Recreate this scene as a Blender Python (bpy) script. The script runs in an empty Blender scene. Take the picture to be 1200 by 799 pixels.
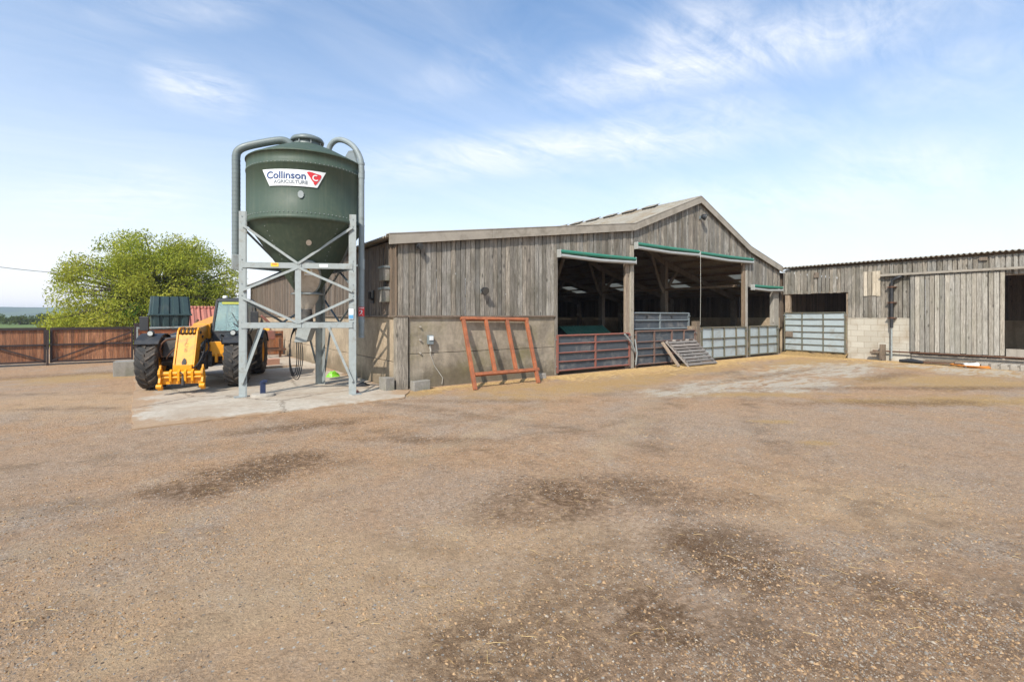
import bpy, math, random
import numpy as np
from mathutils import Vector, Matrix, Euler
R = math.radians
random.seed(7); rng = np.random.default_rng(7)
S = bpy.context.scene
COL = S.collection
PI = math.pi

# ------------------------------------------------------------------ camera numbers
F = 569.0; CH = 1.7; HZ = 370.0
FW = (0.585, 0.811); RT = (0.811, -0.585)
def G(x, y):                      # ground point seen at a photo pixel
    d = CH * F / (y - HZ); t = (x - 600) / F
    return (d * (FW[0] + RT[0] * t), d * (FW[1] + RT[1] * t))

# ------------------------------------------------------------------ materials
class NT:
    def __init__(s, name, world=None):
        if world is None:
            s.m = bpy.data.materials.new(name); s.m.use_nodes = True
            s.t = s.m.node_tree
        else:
            s.m = world; s.t = world.node_tree
        s.t.nodes.clear()
    def n(s, typ, ins=None, **kw):
        nd = s.t.nodes.new(typ)
        for k, v in kw.items(): setattr(nd, k, v)
        if ins:
            for k, v in ins.items():
                if isinstance(v, bpy.types.NodeSocket): s.t.links.new(v, nd.inputs[k])
                else: nd.inputs[k].default_value = v
        return nd
    def math(s, op, a, b=0.0, c=None, clamp=False):
        d = {0: a, 1: b}
        if c is not None: d[2] = c
        return s.n('ShaderNodeMath', d, operation=op, use_clamp=clamp).outputs[0]
    def mix(s, f, a, b, blend='MIX'):
        nd = s.n('ShaderNodeMix', data_type='RGBA', blend_type=blend)
        for i, v in ((0, f), (6, a), (7, b)):
            if isinstance(v, bpy.types.NodeSocket): s.t.links.new(v, nd.inputs[i])
            else: nd.inputs[i].default_value = v if i == 0 else (tuple(v) + (1,))[:4]
        return nd.outputs[2]
    def noise(s, vec, scale, detail=4, rough=0.55, dist=0.0):
        return s.n('ShaderNodeTexNoise', {'Vector': vec, 'Scale': scale, 'Detail': detail, 'Roughness': rough, 'Distortion': dist}).outputs[0]
    def ramp(s, f, lo, hi):
        return s.n('ShaderNodeMapRange', {'Value': f, 'From Min': lo, 'From Max': hi}, clamp=True).outputs[0]
    def mapping(s, vec, scale=(1, 1, 1), loc=(0, 0, 0), rot=(0, 0, 0)):
        return s.n('ShaderNodeMapping', {'Vector': vec, 'Scale': scale, 'Location': loc, 'Rotation': rot}).outputs[0]
    def obj(s):
        return s.n('ShaderNodeTexCoord').outputs['Object']
    def attr(s, name='rnd'):
        return s.n('ShaderNodeAttribute', attribute_name=name).outputs['Fac']
    def bump(s, h, strength=0.5, dist=0.01):
        return s.n('ShaderNodeBump', {'Height': h, 'Strength': strength, 'Distance': dist}).outputs[0]
    def out(s, col, rough=0.8, metal=0.0, normal=None, **extra):
        p = s.n('ShaderNodeBsdfPrincipled')
        for k, v in (('Base Color', col), ('Roughness', rough), ('Metallic', metal), ('Normal', normal)) + tuple((a.replace('_', ' '), b) for a, b in extra.items()):
            if v is None: continue
            if isinstance(v, bpy.types.NodeSocket): s.t.links.new(v, p.inputs[k])
            else: p.inputs[k].default_value = (tuple(v) + (1,))[:4] if k == 'Base Color' else v
        o = s.n('ShaderNodeOutputMaterial'); s.t.links.new(p.outputs[0], o.inputs[0])
        return s.m

def paint(name, c, rough=0.5, metal=0.0, var=0.15, scale=6.0, dirt=None, dirt_amt=0.4, bump=0.1, bscale=60, streak=False):
    t = NT(name); o = t.obj()
    n1 = t.noise(o, scale, 6, 0.65)
    dk = tuple(x * (1 - var) for x in c); lt = tuple(min(1, x * (1 + var)) for x in c)
    col = t.mix(n1, dk, lt)
    if dirt:
        n2 = t.noise(o, scale * 0.7, 9, 0.75, 0.6)
        f = t.ramp(n2, 0.62 - dirt_amt * 0.35, 0.78 - dirt_amt * 0.15)
        col = t.mix(f, col, dirt)
    if streak:
        s1_ = t.noise(t.mapping(o, (9, 9, .35)), 1.5, 7, .7); col = t.mix(t.math('MULTIPLY', t.ramp(s1_, .50, .72), .55), col, (0.105, 0.115, 0.075)); col = t.mix(t.math('MULTIPLY', t.ramp(s1_, .42, .28), .45), col, tuple(x * .55 for x in c))
    nb = t.noise(o, bscale, 4, 0.6)
    ro = t.math('ADD', t.math('MULTIPLY', n1, 0.25), rough - 0.12)
    return t.out(col, ro, metal, t.bump(nb, bump, 0.005))

def wood(name, dark, light, grey, stretch=(14, 14, 0.9), moss=None, mossf=0.0, axis='z', rough=0.85, knot=True):
    t = NT(name); o = t.obj(); a = t.attr()
    off = t.n('ShaderNodeCombineXYZ', {0: t.math('MULTIPLY', a, 37.0), 1: t.math('MULTIPLY', a, 91.0), 2: t.math('MULTIPLY', a, 53.0)}).outputs[0]
    v = t.n('ShaderNodeVectorMath', {0: o, 1: off}, operation='ADD').outputs[0]
    g = t.noise(t.mapping(v, stretch), 3.2, 7, 0.65, 0.5)
    fine = t.noise(t.mapping(v, tuple(q * 4 if q > 2 else q * 2 for q in stretch)), 5.0, 4, 0.7)
    blot = t.noise(v, 0.9, 6, 0.6)
    col = t.mix(t.ramp(g, 0.33, 0.67), dark, light)
    col = t.mix(t.math('MULTIPLY', a, 0.75), col, t.mix(t.ramp(g, .33, .67), tuple(x * 0.42 for x in grey), grey))
    col = t.mix(t.math('MULTIPLY', t.ramp(fine, 0.52, 0.34), 0.75), col, tuple(x * 0.32 for x in dark))
    col = t.mix(t.math('MULTIPLY', t.ramp(blot, 0.56, 0.74), 0.6), col, tuple(x * 0.5 for x in dark))
    if knot:
        vo = t.n('ShaderNodeTexVoronoi', {'Vector': t.mapping(v, (5, 5, 2.2)), 'Scale': 1.0, 'Randomness': 1.0}).outputs['Distance']
        col = t.mix(t.math('MULTIPLY', t.ramp(vo, 0.17, 0.07), 0.75), col, tuple(x * 0.28 for x in dark))
    # brightness per board
    b = t.n('ShaderNodeTexWhiteNoise', {'Vector': off}, noise_dimensions='3D').outputs[0]
    hsv = t.n('ShaderNodeHueSaturation', {'Color': col, 'Value': t.math('ADD', t.math('MULTIPLY', b, 0.58), 0.62)}).outputs[0]
    if moss:
        mo = t.noise(t.mapping(o, (1.6, 1.6, .55)), 1.3, 8, 0.75)
        hsv = t.mix(t.math('MULTIPLY', t.ramp(mo, 0.46, 0.66), mossf), hsv, moss)
    h = t.math('ADD', g, t.math('MULTIPLY', fine, 0.6))
    return t.out(hsv, rough, 0.0, t.bump(h, 0.5, 0.006))

def concrete(name, base, stain, green=None, scale=1.0, splash=False, green_amt=0.5):
    t = NT(name); o = t.obj()
    n1 = t.noise(o, 1.1 * scale, 9, 0.7, 0.3); n2 = t.noise(o, 9 * scale, 8, 0.75); n3 = t.noise(t.mapping(o, (2.2, 2.2, 0.6)), 1.4, 9, 0.75, .6)
    col = t.mix(t.ramp(n2, 0.3, 0.7), tuple(x * 0.78 for x in base), tuple(min(1, x * 1.16) for x in base))
    col = t.mix(t.math('MULTIPLY', t.ramp(n1, 0.42, 0.70), 0.8), col, stain)
    col = t.mix(t.math('MULTIPLY', t.ramp(n3, 0.50, 0.74), 0.5), col, tuple(x * 0.55 for x in stain))
    if green:
        n4 = t.noise(o, 0.9 * scale, 8, 0.7)
        col = t.mix(t.math('MULTIPLY', t.ramp(n4, 0.5, 0.68), green_amt), col, green)
    pits = t.n('ShaderNodeTexVoronoi', {'Vector': o, 'Scale': 55.0 * scale}).outputs['Distance']
    zsp = t.n('ShaderNodeSeparateXYZ', {0: o}).outputs[2]
    if splash:
        sf = t.ramp(t.math('SUBTRACT', zsp, t.math('MULTIPLY', t.math('SUBTRACT', n1, 0.35), 1.1)), 0.32, 0.0)
        col = t.mix(t.math('MULTIPLY', sf, 0.75), col, t.mix(n2, tuple(x * 0.5 for x in stain), (0.20, 0.155, 0.09)))
    col = t.mix(t.math('MULTIPLY', t.ramp(pits, 0.2, 0.08), 0.4), col, tuple(x * 0.4 for x in stain))
    h = t.math('ADD', n2, t.math('MULTIPLY', pits, 0.3))
    return t.out(col, 0.9, 0.0, t.bump(h, 0.45, 0.012))

M = {}
M['board'] = wood('weathered_boards', (0.13, 0.105, 0.080), (0.47, 0.40, 0.315), (0.46, 0.43, 0.38), moss=(0.095, 0.082, 0.055), mossf=0.75)
M['board_pale'] = wood('pale_boards', (0.23, 0.19, 0.145), (0.53, 0.46, 0.365), (0.50, 0.465, 0.41), moss=(0.26, 0.24, 0.17), mossf=0.35)
M['board_new'] = wood('new_boards', (0.42, 0.33, 0.22), (0.62, 0.52, 0.38), (0.60, 0.52, 0.42))
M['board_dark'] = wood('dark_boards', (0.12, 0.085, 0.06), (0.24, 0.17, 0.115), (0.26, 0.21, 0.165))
M['post'] = wood('timber_post', (0.20, 0.13, 0.08), (0.40, 0.29, 0.19), (0.38, 0.31, 0.24))
M['gatewood'] = wood('stained_gate_boards', (0.11, 0.030, 0.011), (0.42, 0.15, 0.05), (0.60, 0.27, 0.13), rough=0.55, knot=False)
M['gateframe'] = paint('dark_gate_frame', (0.030, 0.016, 0.014), 0.6)
M['slat'] = wood('slatted_ramp_wood', (0.20, 0.165, 0.14), (0.36, 0.30, 0.26), (0.35, 0.32, 0.29), stretch=(1, 14, 14))
M['panelwall'] = concrete('mossy_concrete_panel', (0.37, 0.305, 0.225), (0.115, 0.092, 0.066), (0.18, 0.150, 0.06), 1.0, True, 0.8)
M['panelwall_side'] = concrete('beige_concrete_panel', (0.46, 0.355, 0.24), (0.25, 0.185, 0.12), None, 1.0, True)
M['concrete'] = concrete('pale_concrete', (0.40, 0.35, 0.29), (0.24, 0.19, 0.14))
M['block'] = concrete('grey_block', (0.27, 0.245, 0.21), (0.18, 0.16, 0.12), (0.15, 0.15, 0.09), 3.0)
M['portal'] = concrete('portal_concrete', (0.30, 0.25, 0.20), (0.17, 0.14, 0.10))
M['steel'] = paint('galvanised_steel', (0.30, 0.32, 0.31), 0.6, 0.1, 0.2, 9, (0.20, 0.17, 0.13), 0.3)
M['steel_dk'] = paint('dull_galvanised_steel', (0.20, 0.225, 0.23), 0.55, 0.2, 0.2, 9, (0.15, 0.14, 0.12), 0.3)
M['duct'] = paint('grey_duct_plastic', (0.15, 0.175, 0.17), 0.45, 0.0, 0.1, 7, (0.17, 0.17, 0.15), 0.25)
M['ductlt'] = paint('grey_pipe', (0.23, 0.26, 0.26), 0.55, 0.0, 0.15, 7, (0.15, 0.15, 0.12), 0.3)
M['green'] = paint('green_glassfibre', (0.047, 0.070, 0.045), 0.6, 0.0, 0.12, 2.5, (0.075, 0.09, 0.055), 0.25, 0.03, streak=True)
M['greenroof'] = paint('green_painted_tin', (0.035, 0.115, 0.08), 0.5, 0.0, 0.2, 5, (0.10, 0.13, 0.09), 0.3)
M['greentube'] = paint('green_roller_sheet', (0.03, 0.185, 0.12), 0.5, 0.0, 0.15, 5, (0.10, 0.16, 0.12), 0.2)
M['greytube'] = paint('grey_roller_sheet', (0.36, 0.36, 0.34), 0.5, 0.1, 0.12, 5, (0.30, 0.28, 0.25), 0.3)
M['oxide'] = paint('orange_oxide_paint', (0.36, 0.11, 0.040), 0.65, 0.0, 0.3, 7, (0.17, 0.06, 0.03), 0.6)
M['redpaint'] = paint('faded_red_paint', (0.27, 0.085, 0.06), 0.65, 0.0, 0.3, 8, (0.15, 0.10, 0.075), 0.6)
M['brownred'] = paint('brownish_red_paint', (0.19, 0.085, 0.06), 0.7, 0.0, 0.35, 6, (0.13, 0.11, 0.09), 0.8)
M['sheetdk'] = paint('dull_dark_sheet', (0.075, 0.085, 0.095), 0.6, 0.2, 0.35, 3, (0.24, 0.22, 0.20), 0.35)
M['sheetlt'] = paint('galvanised_sheet', (0.42, 0.47, 0.48), 0.45, 0.2, 0.15, 2.5, (0.26, 0.23, 0.18), 0.3)
M['gframe'] = paint('brown_green_bar', (0.13, 0.125, 0.09), 0.6, 0.1, 0.3, 8, (0.20, 0.12, 0.06), 0.4)
M['yellow'] = paint('yellow_machine_paint', (0.74, 0.30, 0.004), 0.42, 0.0, 0.12, 5, (0.30, 0.14, 0.03), 0.28, 0.04)
M['black'] = paint('black_plastic', (0.022, 0.022, 0.024), 0.5, 0.0, 0.3, 5, (0.07, 0.06, 0.05), 0.3)
M['dark'] = paint('dark_chassis', (0.035, 0.032, 0.030), 0.7, 0.0, 0.4, 5, (0.12, 0.095, 0.07), 0.4)
M['rubber'] = paint('tyre_rubber', (0.028, 0.026, 0.025), 0.85, 0.0, 0.3, 4, (0.13, 0.10, 0.075), 0.40, 0.3)
M['lug'] = paint('tyre_tread', (0.036, 0.033, 0.031), 0.85, 0.0, 0.3, 6, (0.16, 0.125, 0.095), 0.45, 0.3)
M['white'] = paint('white_paint', (0.72, 0.72, 0.70), 0.5, 0.0, 0.05, 4)
M['redsign'] = paint('red_sign', (0.62, 0.03, 0.035), 0.45, 0.0, 0.05)
M['bluesign'] = paint('blue_lettering', (0.012, 0.045, 0.17), 0.5, 0.0, 0.05)
M['greysign'] = paint('grey_lettering', (0.20, 0.22, 0.25), 0.5, 0.0, 0.05)
M['yellowsign'] = paint('yellow_warning', (0.75, 0.50, 0.03), 0.5, 0.0, 0.05)
M['tank'] = paint('dark_green_plastic_tank', (0.030, 0.055, 0.055), 0.45, 0.0, 0.15, 4, (0.07, 0.08, 0.07), 0.25)
M['rust'] = paint('rusty_iron', (0.13, 0.060, 0.030), 0.8, 0.1, 0.4, 9, (0.06, 0.03, 0.02), 0.5)
M['rope'] = paint('pale_rope', (0.45, 0.42, 0.36), 0.8)
M['lime'] = paint('lime_green_plastic', (0.20, 0.55, 0.03), 0.45)
M['orangep'] = paint('orange_hose_rubber', (0.55, 0.20, 0.03), 0.5)
M['navy'] = paint('navy_post', (0.02, 0.03, 0.075), 0.5)
M['seat'] = paint('seat_fabric', (0.30, 0.32, 0.33), 0.8)
M['pink'] = paint('pink_stone', (0.50, 0.28, 0.20), 0.85)
M['cream'] = paint('cream_funnel', (0.50, 0.43, 0.35), 0.5, 0.0, 0.15, 5, (0.30, 0.22, 0.15), 0.4)
M['lens'] = paint('lamp_lens', (0.45, 0.46, 0.44), 0.15)
M['lensdk'] = paint('dark_lamp_lens', (0.09, 0.09, 0.085), 0.12)
t = NT('cab_glass')
M['glass'] = t.out((0.62, 0.80, 0.80), 0.03, 0.0, None, Transmission_Weight=0.72, IOR=1.12, Specular_IOR_Level=0.9)
t = NT('rooflight_sheet')
d1 = t.n('ShaderNodeBsdfTranslucent', {'Color': (0.55, 0.53, 0.47, 1)}); d2 = t.n('ShaderNodeBsdfDiffuse', {'Color': (0.6, 0.6, 0.55, 1)})
mx = t.n('ShaderNodeMixShader', {0: 0.2, 1: d1.outputs[0], 2: d2.outputs[0]}); t.n('ShaderNodeOutputMaterial', {0: mx.outputs[0]})
M['rooflight'] = t.m
# fibre cement roof
t = NT('fibre_cement_roof'); o = t.obj()
n1 = t.noise(o, 1.4, 8, 0.7); n2 = t.noise(o, 14, 6, 0.7)
c = t.mix(t.ramp(n2, 0.3, 0.7), (0.22, 0.195, 0.155), (0.38, 0.34, 0.28)); c = t.mix(t.math('MULTIPLY', t.ramp(n1, 0.45, 0.65), 0.8), c, (0.23, 0.16, 0.09))
M['roof'] = t.out(c, 0.95, 0, t.bump(n2, 0.6, 0.02))
M['barge'] = paint('barge_board', (0.33, 0.285, 0.23), 0.85, 0.0, 0.25, 3, (0.19, 0.16, 0.12), 0.4)
# concrete block work
def blockwork(name):
    t = NT(name); o = t.obj()
    sp = t.n('ShaderNodeSeparateXYZ', {0: o}).outputs
    v = t.n('ShaderNodeCombineXYZ', {0: sp[1], 1: sp[2], 2: 0.0}).outputs[0]
    b = t.n('ShaderNodeTexBrick', {'Vector': v, 'Color1': (0.58, 0.53, 0.44, 1), 'Color2': (0.46, 0.41, 0.33, 1), 'Mortar': (0.36, 0.30, 0.23, 1), 'Scale': 1.0, 'Mortar Size': 0.008, 'Brick Width': 0.45, 'Row Height': 0.225, 'Bias': -0.1})
    n = t.noise(o, 22, 6, 0.7); n2 = t.noise(o, 1.6, 7, 0.6)
    c = t.mix(t.math('MULTIPLY', n, 0.5), b.outputs[0], (0.28, 0.23, 0.17)); c = t.mix(t.math('MULTIPLY', t.ramp(n2, 0.5, 0.7), 0.6), c, (0.30, 0.22, 0.14))
    h = t.math('SUBTRACT', t.math('MULTIPLY', n, 0.5), b.outputs[1])
    return t.out(c, 0.9, 0, t.bump(h, 0.5, 0.01))
M['blockwork'] = blockwork('block_wall_work')
t = NT('red_clay_tiles'); o = t.obj()
w = t.n('ShaderNodeTexWave', {'Vector': o, 'Scale': 2.2, 'Distortion': 0.5}, bands_direction='X').outputs[1]
n = t.noise(o, 8, 6, 0.7)
M['tiles'] = t.out(t.mix(n, (0.24, 0.06, 0.04), (0.55, 0.22, 0.16)), 0.85, 0, t.bump(w, 0.8, 0.05))

# leaves
def leafmat(name, c1, c2, c3):
    t = NT(name); a = t.attr(); o = t.obj()
    n = t.noise(o, 0.55, 4, 0.6)
    c = t.mix(t.ramp(a, 0, 1), c1, c2); c = t.mix(t.math('MULTIPLY', t.ramp(n, 0.45, 0.7), 0.7), c, c3)
    d = t.n('ShaderNodeBsdfDiffuse', {'Color': c}); tr = t.n('ShaderNodeBsdfTranslucent', {'Color': t.mix(0.4, c, (0.45, 0.52, 0.05))})
    mx = t.n('ShaderNodeMixShader', {0: 0.35, 1: d.outputs[0], 2: tr.outputs[0]}); t.n('ShaderNodeOutputMaterial', {0: mx.outputs[0]})
    return t.m
M['leaf'] = leafmat('yellow_green_leaves', (0.17, 0.21, 0.025), (0.43, 0.44, 0.06), (0.50, 0.45, 0.08))
M['leafdk'] = leafmat('deep_green_leaves', (0.03, 0.075, 0.015), (0.08, 0.15, 0.03), (0.06, 0.11, 0.02))
M['leaffar'] = leafmat('far_hedge_leaves', (0.04, 0.055, 0.02), (0.075, 0.09, 0.03), (0.09, 0.08, 0.03))
M['bark'] = paint('bark', (0.10, 0.075, 0.05), 0.9, 0, 0.4, 8, (0.05, 0.04, 0.03), 0.4, 0.6)
t = NT('straw_strands'); a = t.attr()
M['straw'] = t.out(t.mix(a, (0.28, 0.16, 0.055), (0.58, 0.39, 0.165)), 0.7)
t = NT('pebbles'); a = t.attr()
pc = t.n('ShaderNodeValToRGB', {0: a}); cr = pc.color_ramp
cr.elements[0].color = (0.12, 0.10, 0.08, 1); cr.elements[1].color = (0.43, 0.35, 0.265, 1); cr.elements[1].position = 1.0
for p_, c_ in ((0.3, (0.24, 0.15, 0.085, 1)), (0.55, (0.20, 0.175, 0.15, 1)), (0.92, (0.29, 0.235, 0.18, 1))):
    e = cr.elements.new(p_); e.color = c_
M['pebble'] = t.out(pc.outputs[0], 0.85)

# ------------------------------------------------------------------ mesh builder
class MB:
    def __init__(s): s.v = []; s.f = []; s.r = []; s.cur = 0.5; s.sm = []
    def add(s, vs, fs, smooth=False):
        b = len(s.v); s.v += [tuple(p) for p in vs]
        for f in fs: s.f.append(tuple(i + b for i in f)); s.r.append(s.cur); s.sm.append(smooth)
        return s
    def hexa(s, p):   # 8 points: bottom ring 0-3, top ring 4-7
        return s.add(p, [(3, 2, 1, 0), (4, 5, 6, 7), (0, 1, 5, 4), (1, 2, 6, 5), (2, 3, 7, 6), (3, 0, 4, 7)])
    def box(s, a, b):
        x0, y0, z0 = a; x1, y1, z1 = b
        return s.hexa([(x0, y0, z0), (x1, y0, z0), (x1, y1, z0), (x0, y1, z0), (x0, y0, z1), (x1, y0, z1), (x1, y1, z1), (x0, y1, z1)])
    def bar(s, p, q, w, h, up=(0, 0, 1)):
        p = Vector(p); q = Vector(q); d = (q - p).normalized(); u = Vector(up)
        if abs(d.dot(u)) > 0.98: u = Vector((0, 1, 0)) if abs(d.y) < 0.9 else Vector((1, 0, 0))
        sx = d.cross(u).normalized() * w / 2; sy = sx.cross(d).normalized() * h / 2
        return s.hexa([p - sx - sy, p + sx - sy, q + sx - sy, q - sx - sy, p - sx + sy, p + sx + sy, q + sx + sy, q - sx + sy])
    def tube(s, pts, r, seg=10, cap=True, smooth=True):
        pts = [Vector(p) for p in pts]; n = len(pts)
        rs = r if isinstance(r, (list, tuple)) else [r] * n
        vs = []; prev = None
        for i, p in enumerate(pts):
            d = (pts[min(i + 1, n - 1)] - pts[max(i - 1, 0)]).normalized()
            if prev is None:
                a = d.cross(Vector((0, 0, 1)))
                if a.length < 0.05: a = d.cross(Vector((1, 0, 0)))
            else: a = prev - d * prev.dot(d)
            a.normalize(); prev = a; b = d.cross(a)
            for k in range(seg):
                an = 2 * PI * k / seg; vs.append(p + (a * math.cos(an) + b * math.sin(an)) * rs[i])
        fs = []
        for i in range(n - 1):
            for k in range(seg):
                k2 = (k + 1) % seg; fs.append((i * seg + k, i * seg + k2, (i + 1) * seg + k2, (i + 1) * seg + k))
        s.add(vs, fs, smooth)
        if cap:
            s.add(vs[:seg], [tuple(reversed(range(seg)))]); s.add(vs[-seg:], [tuple(range(seg))])
        return s
    def lathe(s, prof, c=(0, 0, 0), seg=48, a0=0, a1=2 * PI, smooth=True, axis='z'):
        full = abs(a1 - a0 - 2 * PI) < 1e-6; m = seg if full else seg + 1; vs = []
        for r, z in prof:
            for k in range(m):
                an = a0 + (a1 - a0) * k / seg
                if axis == 'z': vs.append((c[0] + r * math.cos(an), c[1] + r * math.sin(an), c[2] + z))
                else: vs.append((c[0] + z, c[1] + r * math.cos(an), c[2] + r * math.sin(an)))
        fs = []
        for i in range(len(prof) - 1):
            for k in range(seg):
                k2 = (k + 1) % m; fs.append((i * m + k, i * m + k2, (i + 1) * m + k2, (i + 1) * m + k))
        return s.add(vs, fs, smooth)
    def prism(s, poly, depth_vec):   # poly: 3-D points, extruded
        n = len(poly); D = Vector(depth_vec); vs = [Vector(p) for p in poly] + [Vector(p) + D for p in poly]
        fs = [tuple(reversed(range(n))), tuple(range(n, 2 * n))] + [(i, (i + 1) % n, n + (i + 1) % n, n + i) for i in range(n)]
        return s.add(vs, fs)
    def build(s, name, mat, parent=None, bevel=0.0, label=None):
        me = bpy.data.meshes.new(name)
        vs = s.v
        if parent is not None:
            Mi = WM[parent.name].inverted()
            if Mi != Matrix(): vs = [tuple(Mi @ Vector(p)) for p in vs] if not s.__dict__.get('local') else vs
        me.from_pydata(vs, [], s.f)
        at = me.attributes.new('rnd', 'FLOAT', 'FACE'); at.data.foreach_set('value', s.r)
        me.polygons.foreach_set('use_smooth', s.sm)
        me.materials.append(M[mat] if isinstance(mat, str) else mat)
        me.update()
        o = bpy.data.objects.new(name, me); COL.objects.link(o)
        if parent is not None: o.parent = parent; WM[o.name] = WM[parent.name]
        else: WM[o.name] = Matrix()
        if bevel:
            b = o.modifiers.new('Bevel', 'BEVEL'); b.width = bevel; b.segments = 2; b.limit_method = 'ANGLE'; b.angle_limit = R(40)
        if label: o['label'] = label
        return o
WM = {}
def split(m, name, mat, parent, bevel=0.0):
    """every connected piece becomes a part of its own"""
    par = list(range(len(m.v)))
    def find(a):
        while par[a] != a: par[a] = par[par[a]]; a = par[a]
        return a
    for f in m.f:
        r0_ = find(f[0])
        for i in f[1:]:
            r1_ = find(i)
            if r1_ != r0_: par[r1_] = r0_
    # coincident points (tube caps) belong together
    seen = {}
    for i, p in enumerate(m.v):
        k = (round(p[0], 4), round(p[1], 4), round(p[2], 4))
        if k in seen: par[find(i)] = find(seen[k])
        else: seen[k] = i
    groups = {}
    for fi, f in enumerate(m.f): groups.setdefault(find(f[0]), []).append(fi)
    out_ = []
    for g_ in groups.values():
        n_ = MB(); n_.__dict__.update({k: v for k, v in m.__dict__.items() if k == 'local'}); mp = {}
        for fi in g_:
            fc = []
            for i in m.f[fi]:
                if i not in mp: mp[i] = len(n_.v); n_.v.append(m.v[i])
                fc.append(mp[i])
            n_.f.append(tuple(fc)); n_.r.append(m.r[fi]); n_.sm.append(m.sm[fi])
        out_.append(n_.build(name, mat, parent, bevel))
    return out_
def L(): m = MB(); m.local = True; return m      # coordinates already local to the parent
def thing(name, label, cat, loc=(0, 0, 0), rz=0.0, group=None):
    o = bpy.data.objects.new(name, None); COL.objects.link(o); o.empty_display_size = 0.3
    o.location = loc; o.rotation_euler = (0, 0, rz)
    WM[o.name] = Matrix.Translation(Vector(loc)) @ Matrix.Rotation(rz, 4, 'Z')
    o['label'] = label; o['category'] = cat
    if group: o['group'] = group
    return o
def tag(o, label, cat, group=None, kind=None):
    if label: o['label'] = label
    if cat: o['category'] = cat
    if group: o['group'] = group
    if kind: o['kind'] = kind
    return o
def solo(m, name, mat, label, cat, group=None, bevel=0.0):
    """a thing that is one mesh: origin moved to its base"""
    a = np.array(m.v); c = Vector(((a[:, 0].min() + a[:, 0].max()) / 2, (a[:, 1].min() + a[:, 1].max()) / 2, a[:, 2].min()))
    m.v = [tuple(Vector(p) - c) for p in m.v]
    o = m.build(name, mat, None, bevel); o.location = c
    return tag(o, label, cat, group)
def struct(o): o['kind'] = 'structure'; return o
def text_mesh(s, size, place, depth=0.004, sx=1.0):
    """flat lettering: returns MB with every vertex mapped through place(x, y, z)"""
    cu = bpy.data.curves.new('lettering', 'FONT'); cu.body = s; cu.size = size; cu.align_x = 'CENTER'; cu.align_y = 'CENTER'; cu.extrude = depth / 2; cu.offset = size * 0.016
    ob = bpy.data.objects.new('lettering_source', cu); COL.objects.link(ob)
    dg = bpy.context.evaluated_depsgraph_get(); dg.update()
    me = bpy.data.meshes.new_from_object(ob.evaluated_get(dg))
    m = MB(); m.add([place(v.co.x * sx, v.co.y, v.co.z) for v in me.vertices], [tuple(p.vertices) for p in me.polygons])
    bpy.data.objects.remove(ob); bpy.data.curves.remove(cu); bpy.data.meshes.remove(me)
    return m

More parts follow.
